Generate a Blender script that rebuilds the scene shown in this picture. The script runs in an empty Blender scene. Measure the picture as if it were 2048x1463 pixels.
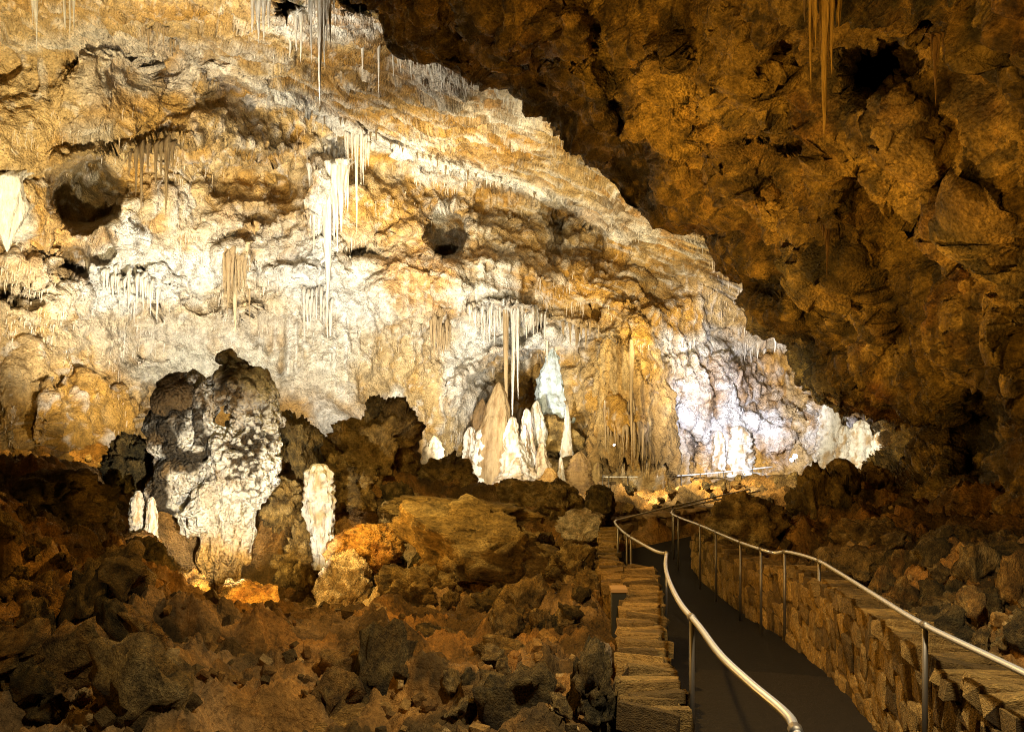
import bpy, bmesh, math, random
import numpy as np
from mathutils import Vector, Matrix, Euler

S = bpy.context.scene
COL = S.collection
R = math.radians
# ------------------------------------------------------------------ camera, world, exposure
FOC, CX, CY = 1773.0, 1024.0, 731.5          # pixels of the 2048 px wide photograph


def P(px, py, d):
    """photograph pixel at distance d (metres straight ahead) -> world point; the eye is the origin"""
    return Vector(((px - CX) / FOC * d, d, -(py - CY) / FOC * d))


cam = bpy.data.cameras.new('camera')
cam.sensor_width = 36.0
cam.lens = 36.0 * FOC / 2048.0
cam.clip_start, cam.clip_end = 0.05, 400.0
camo = bpy.data.objects.new('camera', cam)
camo.rotation_euler = (R(90), 0, 0)
COL.objects.link(camo)
S.camera = camo

W = bpy.data.worlds.new('World')
S.world = W
W.use_nodes = True
W.node_tree.nodes['Background'].inputs[0].default_value = (1.0, 0.62, 0.22, 1)
W.node_tree.nodes['Background'].inputs[1].default_value = 0.004    # a cave: almost no light from outside

S.view_settings.view_transform = 'Standard'
S.view_settings.look = 'None'
S.view_settings.exposure = 0.0
S.view_settings.gamma = 1.0
S.cycles.use_denoising = True
S.cycles.denoiser = 'OPENIMAGEDENOISE'
S.cycles.denoising_prefilter = 'NONE'
S.cycles.max_bounces = 5
S.cycles.diffuse_bounces = 1
S.cycles.filter_width = 1.05
S.cycles.glossy_bounces = 2
S.cycles.sample_clamp_indirect = 2.0
S.cycles.caustics_reflective = False
S.cycles.caustics_refractive = False
S.cycles.use_light_tree = True

# ------------------------------------------------------------------ the cave's lamps and added fill lights
WHITE = (1.0, 0.93, 0.78)
CREAM = (1.0, 0.83, 0.50)
WARM = (1.0, 0.70, 0.24)
AMBER = (1.0, 0.55, 0.115)
COOL = (0.84, 0.85, 1.0)


def lamp(name, src, tgt, power, colr, angle=60, blend=0.6, size=0.12):
    """a flood or fill spot at src, turned towards tgt"""
    l = bpy.data.lights.new(name, 'SPOT')
    l.energy = power
    l.color = colr
    l.spot_size = R(angle)
    l.spot_blend = blend
    l.shadow_soft_size = size
    o = bpy.data.objects.new(name, l)
    o.location = src
    o.rotation_euler = (Vector(tgt) - Vector(src)).to_track_quat('-Z', 'Y').to_euler()
    COL.objects.link(o)
    return o


def bulb(name, src, power, colr, size=0.1):
    l = bpy.data.lights.new(name, 'POINT')
    l.energy = power
    l.color = colr
    l.shadow_soft_size = size
    o = bpy.data.objects.new(name, l)
    o.location = src
    COL.objects.link(o)
    return o


# far wall, left: white floods behind the boulder ridge
lamp('flood_lamp', P(330, 860, 22), P(250, 570, 33), 11000, WHITE, 62, 1.0)
lamp('flood_lamp', P(640, 850, 25), P(630, 540, 37), 9200, WHITE, 76, 1.0)
lamp('flood_lamp', P(860, 840, 30), P(790, 560, 40), 4500, WHITE, 86, 1.0)
lamp('flood_lamp', P(500, 900, 22), P(430, 740, 35), 3800, WHITE, 100, 1.0)
lamp('flood_lamp', P(60, 800, 17), P(120, 120, 27), 15500, CREAM, 85, 1.0)
lamp('flood_lamp', P(200, 790, 19), P(140, 840, 27), 1000, WARM, 110, 1.0)
lamp('flood_lamp', P(860, 720, 28), P(860, 330, 40), 14000, CREAM, 60, 1.0)
lamp('flood_lamp', P(480, 450, 20), P(680, 80, 28), 5500, WHITE, 88, 1.0)
lamp('flood_lamp', P(1120, 640, 30), P(1150, 290, 38), 6500, CREAM, 84, 1.0)
lamp('flood_lamp', P(1330, 720, 34), P(1350, 500, 44), 6000, CREAM, 90, 1.0)
# the alcove with the stalagmites, the drapery and the popcorn slope
lamp('flood_lamp', P(930, 925, 33), P(1010, 740, 45), 8000, WHITE, 80, 1.0)
lamp('flood_lamp', P(1075, 905, 40), P(1105, 730, 46), 500, COOL, 60, 0.8)
lamp('flood_lamp', P(1140, 945, 31), P(1240, 760, 41), 4600, CREAM, 80, 1.0)
lamp('flood_lamp', P(1420, 850, 31), P(1490, 790, 45), 14000, COOL, 62, 1.0)
lamp('flood_lamp', P(1650, 915, 27.5), P(1715, 885, 33.5), 1800, WHITE, 80, 0.9)
# the pale formation on the left
lamp('flood_lamp', P(470, 1165, 12.4), P(425, 960, 18), 2600, WHITE, 46, 0.8, 0.03)
lamp('flood_lamp', P(590, 1180, 13.0), P(635, 1010, 16.8), 1000, WHITE, 36, 0.7, 0.05)
lamp('flood_lamp', P(470, 1225, 14.4), P(425, 1080, 17.5), 420, WARM, 80, 0.8, 0.05)
bulb('path_bulb', P(540, 1170, 12.4), 160, AMBER, 0.05)
bulb('path_bulb', P(712, 1040, 14.2), 55, AMBER, 0.05)
# added fill lights without fixtures, mostly amber, for right wall, path and floor
lamp('fill_light', Vector((-2.5, 4.0, 0.2)), Vector((7.5, 16, 3.5)), 1300, AMBER, 118, 1.0, 0.12)
lamp('fill_light', Vector((0.2, 13.5, -1.8)), Vector((7.0, 14, 5.5)), 700, AMBER, 128, 1.0, 0.06)
lamp('fill_light', Vector((-0.5, 12.0, -1.6)), P(1440, 170, 17), 2200, AMBER, 44, 1.0, 0.05)
lamp('fill_light', Vector((0.8, 13.0, -1.8)), P(1830, 430, 12), 1150, AMBER, 50, 1.0, 0.05)
lamp('fill_light', Vector((2.4, 12.0, -1.4)), P(1760, 800, 15), 260, AMBER, 60, 1.0, 0.05)
lamp('fill_light', Vector((3.0, 19.0, -1.0)), Vector((7.5, 22, 4.0)), 1300, AMBER, 110, 1.0, 0.06)
lamp('fill_light', Vector((3.0, 3.0, -0.6)), Vector((5.5, 9.5, 4.2)), 520, AMBER, 100, 1.0, 0.06)
lamp('fill_light', Vector((-0.4, 11.0, 1.8)), Vector((-1.2, 7, -3.0)), 880, AMBER, 158, 1.0, 0.08)
lamp('fill_light', Vector((1.3, 3.8, 3.0)), Vector((1.6, 5.0, -2.0)), 1350, (1.0, 0.85, 0.58), 110, 1.0, 0.15)
lamp('fill_light', Vector((-2.6, 13.5, 1.8)), Vector((-1.0, 17, -4.0)), 1300, WARM, 130, 1.0, 0.08)
lamp('fill_light', Vector((-5.5, 3.0, 1.2)), Vector((-3.6, 8, -2.0)), 200, AMBER, 120, 1.0, 0.1)
lamp('fill_light', Vector((3.5, 22.0, 0.5)), Vector((5.0, 29, -5.0)), 6500, CREAM, 120, 1.0, 0.1)

# ------------------------------------------------------------------ noise
_rs = np.random.RandomState(7)
_PERM = _rs.permutation(4096).astype(np.int64)
_G = _rs.normal(size=(4096, 3))
_G /= np.linalg.norm(_G, axis=1)[:, None]
_G = _G.astype(np.float32)


def _h(i, j, k):
    return _PERM[(_PERM[(_PERM[i & 4095] + j) & 4095] + k) & 4095]


def perlin(p):
    p = np.asarray(p, dtype=np.float32)
    i = np.floor(p).astype(np.int64)
    f = p - i
    u = f * f * f * (f * (f * 6 - 15) + 10)
    out = 0
    for dx in (0, 1):
        wx = u[:, 0] if dx else 1 - u[:, 0]
        for dy in (0, 1):
            wy = u[:, 1] if dy else 1 - u[:, 1]
            for dz in (0, 1):
                wz = u[:, 2] if dz else 1 - u[:, 2]
                g = _G[_h(i[:, 0] + dx, i[:, 1] + dy, i[:, 2] + dz)]
                d = (f[:, 0] - dx) * g[:, 0] + (f[:, 1] - dy) * g[:, 1] + (f[:, 2] - dz) * g[:, 2]
                out = out + wx * wy * wz * d
    return out * 1.6


def fbm(p, freq=1.0, octv=5, gain=0.5, lac=2.03, off=0.0):
    p = np.asarray(p, dtype=np.float32) * freq + off
    a, s = 1.0, 0
    for _ in range(octv):
        s = s + a * perlin(p)
        p = p * lac + 17.3
        a *= gain
    return s


def ridged(p, freq=1.0, octv=4, gain=0.5, off=0.0):
    p = np.asarray(p, dtype=np.float32) * freq + off
    a, s = 1.0, 0
    for _ in range(octv):
        s = s + a * (1 - np.abs(perlin(p)) * 1.6)
        p = p * 2.1 + 31.7
        a *= gain
    return s


def worley(p, freq=1.0, off=0.0):
    """distance to the nearest feature point and a random number per cell"""
    p = np.asarray(p, dtype=np.float32) * freq + off
    i = np.floor(p).astype(np.int64)
    f = (p - i).astype(np.float32)
    best = np.full(len(p), 9.0, np.float32)
    rid = np.zeros(len(p), np.float32)
    for dx in (-1, 0, 1):
        for dy in (-1, 0, 1):
            for dz in (-1, 0, 1):
                hh = _h(i[:, 0] + dx, i[:, 1] + dy, i[:, 2] + dz)
                j = _G[hh] * 0.5 + 0.5
                d = (dx + j[:, 0] - f[:, 0]) ** 2 + (dy + j[:, 1] - f[:, 1]) ** 2 + (dz + j[:, 2] - f[:, 2]) ** 2
                m = d < best
                best = np.where(m, d, best)
                rid = np.where(m, hh / 4096.0, rid)
    return np.sqrt(best), rid


def popcorn(p, freq, off=0.0):
    d, r = worley(p, freq, off)
    return np.sqrt(np.clip(1 - (d / 0.72) ** 2, 0, 1)) * (0.45 + 0.55 * r)


def sstep(a, b, x):
    t = np.clip((x - a) / (b - a), 0, 1)
    return t * t * (3 - 2 * t)


def mix(a, b, t):
    t = np.asarray(t)[:, None]
    return a * (1 - t) + np.asarray(b) * t


class TPS:
    """thin plate spline through scattered points"""

    def __init__(self, pts, vals, scale, smooth=0.0):
        self.p = np.asarray(pts, float) / scale
        self.s = scale
        n = len(self.p)
        K = self.k(self.p, self.p) + np.eye(n) * smooth
        A = np.zeros((n + 3, n + 3))
        A[:n, :n] = K
        A[:n, n] = A[n, :n] = 1
        A[:n, n + 1:] = self.p
        A[n + 1:, :n] = self.p.T
        self.w = np.linalg.solve(A, np.concatenate([np.asarray(vals, float), np.zeros(3)]))

    @staticmethod
    def k(a, b):
        d2 = ((a[:, None, :] - b[None, :, :]) ** 2).sum(-1)
        return 0.5 * d2 * np.log(d2 + 1e-12)

    def __call__(self, q):
        q = np.asarray(q, float) / self.s
        out = np.empty(len(q))
        n = len(self.p)
        for a in range(0, len(q), 40000):
            c = q[a:a + 40000]
            out[a:a + 40000] = self.k(c, self.p) @ self.w[:n] + self.w[n] + c @ self.w[n + 1:]
        return out


# ------------------------------------------------------------------ mesh helpers
def np_mesh(name, V, F, colr=None, smooth=True):
    V = np.asarray(V, np.float32)
    F = np.asarray(F, np.int32)
    k = F.shape[1]
    me = bpy.data.meshes.new(name)
    me.vertices.add(len(V))
    me.vertices.foreach_set('co', V.ravel())
    me.loops.add(F.size)
    me.loops.foreach_set('vertex_index', F.ravel())
    me.polygons.add(len(F))
    me.polygons.foreach_set('loop_start', np.arange(0, F.size, k, dtype=np.int32))
    me.polygons.foreach_set('loop_total', np.full(len(F), k, np.int32))
    me.update(calc_edges=True)
    me.polygons.foreach_set('use_smooth', np.full(len(F), smooth, bool))
    if colr is not None:
        set_col(me, colr)
    return me


def set_col(me, colr):
    colr = np.clip(np.asarray(colr, np.float32), 0.002, 0.9)
    ca = me.color_attributes.new('tint', 'FLOAT_COLOR', 'POINT')
    rgba = np.ones((len(me.vertices), 4), np.float32)
    rgba[:, :3] = colr
    ca.data.foreach_set('color', rgba.ravel())


def grid_faces(nr, nc, wrap=False):
    r = np.arange(nr - 1)[:, None]
    c = np.arange(nc if wrap else nc - 1)[None, :]
    a = r * nc + c
    b = r * nc + (c + 1) % nc
    return np.stack([a, b, b + nc, a + nc], -1).reshape(-1, 4)


def grid_normals(V, nr, nc):
    G = V.reshape(nr, nc, 3)
    n = np.cross(np.gradient(G, axis=1), np.gradient(G, axis=0)).reshape(-1, 3)
    return n / (np.linalg.norm(n, axis=1)[:, None] + 1e-9)


def link(name, me, m=None, parent=None, loc=None, rot=None, scl=None):
    o = bpy.data.objects.new(name, me)
    COL.objects.link(o)
    if m is not None and len(me.materials) == 0:
        me.materials.append(m)
    if parent is not None:
        o.parent = parent
    if loc is not None:
        o.location = loc
    if rot is not None:
        o.rotation_euler = rot
    if scl is not None:
        o.scale = scl
    return o


def tag(o, label=None, cat=None, group=None, kind=None):
    if label:
        o['label'] = label
    if cat:
        o['category'] = cat
    if group:
        o['group'] = group
    if kind:
        o['kind'] = kind
    return o


def thing(name, label, cat, loc=(0, 0, 0), group=None):
    o = bpy.data.objects.new(name, None)
    o.empty_display_size = 0.2
    o.location = loc
    COL.objects.link(o)
    return tag(o, label, cat, group)


# ------------------------------------------------------------------ materials
def rock_mat(name, bump=0.35, scale=1.0, rough=0.8, spec=0.25, grain=0.35, attr=True, base=(0.3, 0.2, 0.1), vor=0.25):
    m = bpy.data.materials.new(name)
    m.use_nodes = True
    nt = m.node_tree
    N, L = nt.nodes, nt.links
    bs = N['Principled BSDF']
    tc = N.new('ShaderNodeTexCoord')
    n1 = N.new('ShaderNodeTexNoise')
    n1.inputs['Scale'].default_value = 2.2 * scale
    n1.inputs['Detail'].default_value = 9
    n1.inputs['Roughness'].default_value = 0.68
    n2 = N.new('ShaderNodeTexVoronoi')
    n2.inputs['Scale'].default_value = 9 * scale
    n3 = N.new('ShaderNodeTexNoise')
    n3.inputs['Scale'].default_value = 14 * scale
    n3.inputs['Detail'].default_value = 6
    n3.inputs['Roughness'].default_value = 0.7
    for n in (n1, n2, n3):
        L.new(tc.outputs['Object'], n.inputs['Vector'])
    if attr:
        at = N.new('ShaderNodeAttribute')
        at.attribute_name = 'tint'
        src = at.outputs['Color']
    else:
        rgb = N.new('ShaderNodeRGB')
        rgb.outputs[0].default_value = (*base, 1)
        oi = N.new('ShaderNodeObjectInfo')
        hv = N.new('ShaderNodeHueSaturation')
        mr = N.new('ShaderNodeMapRange')
        mr.inputs['To Min'].default_value = 0.35
        mr.inputs['To Max'].default_value = 1.45
        L.new(oi.outputs['Random'], mr.inputs['Value'])
        L.new(mr.outputs[0], hv.inputs['Value'])
        L.new(rgb.outputs[0], hv.inputs['Color'])
        src = hv.outputs[0]
    rmp = N.new('ShaderNodeMapRange')
    rmp.inputs['From Min'].default_value = 0.3
    rmp.inputs['From Max'].default_value = 0.7
    rmp.inputs['To Min'].default_value = 1 - grain
    rmp.inputs['To Max'].default_value = 1 + grain
    L.new(n1.outputs['Fac'], rmp.inputs['Value'])
    rm2 = N.new('ShaderNodeMapRange')
    rm2.inputs['From Min'].default_value = 0.3
    rm2.inputs['From Max'].default_value = 0.7
    rm2.inputs['To Min'].default_value = 1 - grain * 0.7
    rm2.inputs['To Max'].default_value = 1 + grain * 0.7
    L.new(n3.outputs['Fac'], rm2.inputs['Value'])
    mu = N.new('ShaderNodeMath')
    mu.operation = 'MULTIPLY'
    L.new(rmp.outputs[0], mu.inputs[0])
    L.new(rm2.outputs[0], mu.inputs[1])
    vm = N.new('ShaderNodeVectorMath')
    vm.operation = 'SCALE'
    L.new(src, vm.inputs[0])
    L.new(mu.outputs[0], vm.inputs['Scale'])
    L.new(vm.outputs[0], bs.inputs['Base Color'])
    bs.inputs['Roughness'].default_value = rough
    bs.inputs['Specular IOR Level'].default_value = spec
    ad = N.new('ShaderNodeMath')
    ad.operation = 'ADD'
    L.new(n1.outputs['Fac'], ad.inputs[0])
    m3 = N.new('ShaderNodeMath')
    m3.operation = 'MULTIPLY_ADD'
    m3.inputs[1].default_value = 0.35
    L.new(n3.outputs['Fac'], m3.inputs[0])
    m4 = N.new('ShaderNodeMath')
    m4.operation = 'MULTIPLY'
    m4.inputs[1].default_value = -vor
    L.new(n2.outputs['Distance'], m4.inputs[0])
    L.new(m4.outputs[0], m3.inputs[2])
    L.new(m3.outputs[0], ad.inputs[1])
    bp = N.new('ShaderNodeBump')
    bp.inputs['Strength'].default_value = bump
    bp.inputs['Distance'].default_value = 0.30 / scale
    L.new(ad.outputs[0], bp.inputs['Height'])
    L.new(bp.outputs[0], bs.inputs['Normal'])
    return m


M_FAR = rock_mat('cave_wall_rock', bump=1.0, scale=1.3, grain=0.5)
M_NEAR = rock_mat('dark_cave_rock', bump=1.0, scale=2.0, rough=0.6, spec=0.4, grain=0.8, vor=0.35)
M_FLOOR = rock_mat('floor_rock', bump=1.0, scale=2.2, grain=0.55)
M_BOULDER = rock_mat('boulder_rock', bump=1.0, scale=2.0, grain=0.8, vor=0.15)
M_CALCITE = rock_mat('calcite', bump=0.6, scale=1.5, rough=0.55, spec=0.4, grain=0.3)
M_CRUST = rock_mat('crusted_calcite', bump=1.0, scale=1.6, rough=0.6, spec=0.3, grain=0.25, vor=0.6)
M_STONE = rock_mat('wall_stone', bump=0.9, scale=3.0, attr=False, base=(0.40, 0.24, 0.065), grain=0.6)
M_STONE_PALE = rock_mat('pale_wall_stone', bump=0.5, scale=4.0, attr=False, base=(0.42, 0.28, 0.14))
M_MORTAR = rock_mat('mortar', bump=0.5, scale=6.0, attr=False, base=(0.11, 0.07, 0.03))
M_ASPHALT = rock_mat('asphalt', bump=0.25, scale=9.0, attr=False, base=(0.008, 0.0062, 0.0042), rough=0.8, spec=0.2, grain=0.25)


def plain(name, colr, rough=0.4, metal=0.0, emit=None):
    m = bpy.data.materials.new(name)
    m.use_nodes = True
    b = m.node_tree.nodes['Principled BSDF']
    b.inputs['Base Color'].default_value = (*colr, 1)
    b.inputs['Roughness'].default_value = rough
    b.inputs['Metallic'].default_value = metal
    if emit:
        b.inputs['Emission Color'].default_value = (*emit[0], 1)
        b.inputs['Emission Strength'].default_value = emit[1]
    return m


M_STEEL = plain('steel', (0.84, 0.83, 0.80), 0.26, 0.6)
M_STEEL_DULL = plain('dull_steel', (0.80, 0.77, 0.70), 0.5, 0.6)
M_POST = plain('post_steel', (0.22, 0.19, 0.15), 0.5, 0.8)
M_BOX = plain('box_paint', (0.02, 0.02, 0.014), 0.6, 0.2)
M_LENS = plain('lamp_lens', (0.9, 0.9, 0.9), 0.3, 0.0, ((0.95, 0.97, 1.0), 30.0))

# ------------------------------------------------------------------ far wall and lit ceiling
OCHRE = np.array([0.50, 0.265, 0.045])
TAN = np.array([0.56, 0.385, 0.165])
CALC = np.array([0.82, 0.78, 0.69])
GREY = np.array([0.52, 0.47, 0.38])
BROWN = np.array([0.17, 0.10, 0.03])
RUST = np.array([0.38, 0.19, 0.035])
DARK = np.array([0.10, 0.065, 0.028])

far_ctrl = [(-400, -300, 16), (-400, 200, 20), (-400, 600, 22), (-400, 1000, 20), (0, -300, 17), (500, -300, 17), (1000, -300, 18),
            (0, 0, 24), (0, 110, 27), (0, 250, 26), (0, 500, 27), (0, 750, 27), (0, 900, 26), (0, 1080, 24),
            (350, 0, 24), (350, 110, 30), (200, 220, 28), (400, 230, 29.5), (640, 20, 24), (650, 235, 34), (800, 100, 28),
            (750, 280, 36), (950, 130, 31), (1000, 370, 42), (1050, 250, 36), (1200, 460, 45), (1150, 320, 39), (1300, 430, 42), (1450, 540, 45), (1480, 640, 47),
            (250, 300, 29.5), (350, 420, 33.5), (350, 520, 34), (350, 700, 35), (350, 900, 34), (700, 420, 38), (700, 700, 38), (700, 900, 37),
            (1000, 460, 43), (1000, 590, 41), (1000, 700, 44), (1050, 800, 47), (1050, 950, 46), (1300, 650, 42), (1280, 800, 41), (1280, 930, 41),
            (1500, 720, 47), (1480, 820, 45.5), (1480, 930, 43), (1700, 780, 44), (1720, 930, 41), (1950, 900, 42), (1950, 500, 48), (1600, 200, 38), (1950, -300, 24),
            (700, 1080, 36), (1300, 1080, 40), (1950, 1080, 40)]
far_tps = TPS([(a, b) for a, b, c in far_ctrl], [c for a, b, c in far_ctrl], 500.0)

# (px, py, rx, ry, depth added, sharpness): hollows > 0, bulges < 0
far_bumps = [(170, 388, 80, 80, 4.6, 3), (150, 520, 36, 36, 1.6, 3), (205, 495, 26, 40, 1.4, 3), (560, 385, 40, 45, 1.8, 2), (578, 5, 34, 26, 3.0, 2), (725, 12, 40, 24, 2.5, 2), (1040, 765, 50, 45, 1.5, 2), (470, 360, 70, 60, 1.4, 2),
             (895, 472, 42, 50, 3.6, 3), (900, 510, 40, 22, 1.6, 2), (400, 380, 90, 70, 1.2, 2), (510, 430, 60, 30, 1.3, 2),
             (1120, 430, 45, 50, 2.6, 2), (1110, 470, 25, 60, 1.5, 2), (730, 510, 70, 14, 1.4, 2), (40, 590, 60, 26, 1.8, 2),
             (1320, 560, 90, 55, 1.5, 2), (1040, 770, 95, 75, 2.6, 2), (1000, 700, 60, 30, -0.8, 1), (970, 760, 40, 30, 1.4, 2), (1085, 655, 14, 25, 2.2, 2),
             (1230, 895, 60, 40, 3.0, 2), (1180, 860, 50, 40, 1.5, 2), (1490, 720, 50, 28, 1.2, 2), (1425, 820, 16, 60, 1.0, 2), (1390, 890, 14, 50, 1.4, 2),
             (300, 800, 22, 40, 1.2, 2), (100, 600, 80, 50, -1.0, 1), (60, 530, 70, 40, -0.9, 1), (60, 430, 60, 70, -0.8, 1), (250, 470, 40, 40, -0.9, 2),
             (640, 400, 45, 90, -1.2, 1), (640, 520, 60, 50, -1.1, 1), (470, 560, 40, 90, -0.9, 1), (300, 580, 80, 50, -0.9, 1),
             (170, 850, 110, 100, -1.6, 1), (60, 800, 70, 120, -1.0, 1), (300, 760, 60, 50, -0.6, 1), (840, 590, 100, 80, -1.5, 1), (820, 500, 70, 60, -0.8, 1),
             (1000, 570, 130, 70, -1.6, 1), (1180, 570, 120, 50, -1.4, 1), (1250, 760, 80, 170, -2.4, 1), (1290, 640, 50, 50, -0.8, 1),
             (1440, 800, 90, 90, -1.5, 1), (1550, 850, 60, 60, -1.4, 1), (1640, 840, 45, 50, -1.8, 1), (1720, 880, 55, 60, -2.0, 1), (700, 830, 60, 40, -0.6, 2),
             (210, 180, 110, 90, -1.0, 1), (480, 270, 200, 60, -0.8, 1), (1080, 500, 120, 60, -0.7, 1), (1220, 510, 70, 50, 0.6, 2)]
# overhanging lips: points along the lip, depth step below it, how far down it lasts (px)
far_lips = [([(110, 320), (160, 318), (230, 300), (300, 296), (370, 276), (420, 275), (520, 305), (600, 290)], 2.4, 130),
            ([(820, 650), (900, 620), (960, 612), (1030, 612), (1100, 635), (1180, 650), (1260, 700), (1320, 800)], 2.0, 150),
            ([(400, 130), (500, 172), (640, 232), (750, 282), (850, 332), (1000, 372), (1100, 402), (1200, 455)], 2.6, 120),
            ([(560, 530), (640, 540), (680, 500), (760, 480), (830, 470)], 0.9, 40),
            ([(0, 470), (100, 500), (180, 545), (300, 560), (420, 590), (560, 560)], 0.6, 40),
            ([(920, 735), (980, 705), (1060, 700), (1100, 715)], 1.2, 40),
            ([(400, 470), (480, 455), (560, 470), (620, 430)], 0.8, 35),
            ([(1330, 690), (1420, 660), (1500, 690), (1600, 700)], 0.7, 40)]
# rolls and ledges that stand out: points, depth (metres towards the viewer), half width (px)
far_rolls = [([(440, 138), (500, 160), (640, 218), (750, 268), (850, 318), (1000, 358), (1100, 388), (1200, 440)], 0.3, 12),
             ([(905, 800), (930, 750), (985, 712), (1040, 698), (1095, 668)], 1.5, 15), ([(830, 660), (900, 632), (960, 620), (1040, 615), (1110, 640), (1180, 655)], 0.9, 14),
             ([(110, 318), (165, 312), (240, 292), (310, 284), (380, 268)], 0.8, 14), ([(860, 545), (940, 520), (1010, 520), (1100, 560)], 0.7, 18), ([(1105, 405), (1125, 440), (1150, 480)], 0.8, 9),
             ([(540, 540), (600, 530), (650, 545), (690, 505)], 0.6, 10)]
CREASE = ([-400, 0, 350, 500, 640, 750, 850, 1000, 1100, 1200, 1330, 1450, 1560, 1900], [60, 95, 112, 172, 232, 282, 332, 372, 402, 455, 520, 590, 680, 800])


def far_depth(px, py):
    px = np.asarray(px, float)
    py = np.asarray(py, float)
    d = far_tps(np.stack([px, py], -1))
    w = np.stack([px / 60, py / 60, px * 0], -1)
    jx, jy = fbm(w, 1, 3) * 12, fbm(w, 1, 3, off=9.1) * 12
    qx, qy = px + jx, py + jy
    for (x, y, rx, ry, a, k) in far_bumps:
        r = np.sqrt(((qx - x) / rx) ** 2 + ((qy - y) / ry) ** 2)
        if k == 1:
            d = d + a * np.sqrt(np.clip(1 - r * r, 0, 1)) * 0.9
        elif k == 2:
            d = d + a * (1 - sstep(0.25, 1.15, r))
        else:
            d = d + a * (1 - sstep(0.75, 1.05, r))
    for pts, a, fall in far_lips:
        xs = [p[0] for p in pts]
        yl = np.interp(qx, xs, [p[1] for p in pts])
        m = sstep(xs[0] - 30, xs[0] + 90, qx) * (1 - sstep(xs[-1] - 30, xs[-1] + 30, qx))
        t = qy - yl
        d = d + a * m * sstep(-3, 7, t) * (1 - sstep(fall * 0.3, fall, t))
    for pts, a, hw in far_rolls:
        best = np.full(len(px), 1e9)
        for i in range(len(pts) - 1):
            x0, y0 = pts[i]
            ax, ay = pts[i + 1][0] - x0, pts[i + 1][1] - y0
            u = np.clip(((qx - x0) * ax + (qy - y0) * ay) / (ax * ax + ay * ay), 0, 1)
            best = np.minimum(best, np.hypot(qx - x0 - u * ax, qy - y0 - u * ay))
        d = d - a * np.exp(-(best / hw) ** 2)
    return d


def far_d1(px, py):
    return float(far_depth(np.array([px]), np.array([py]))[0])


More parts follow.
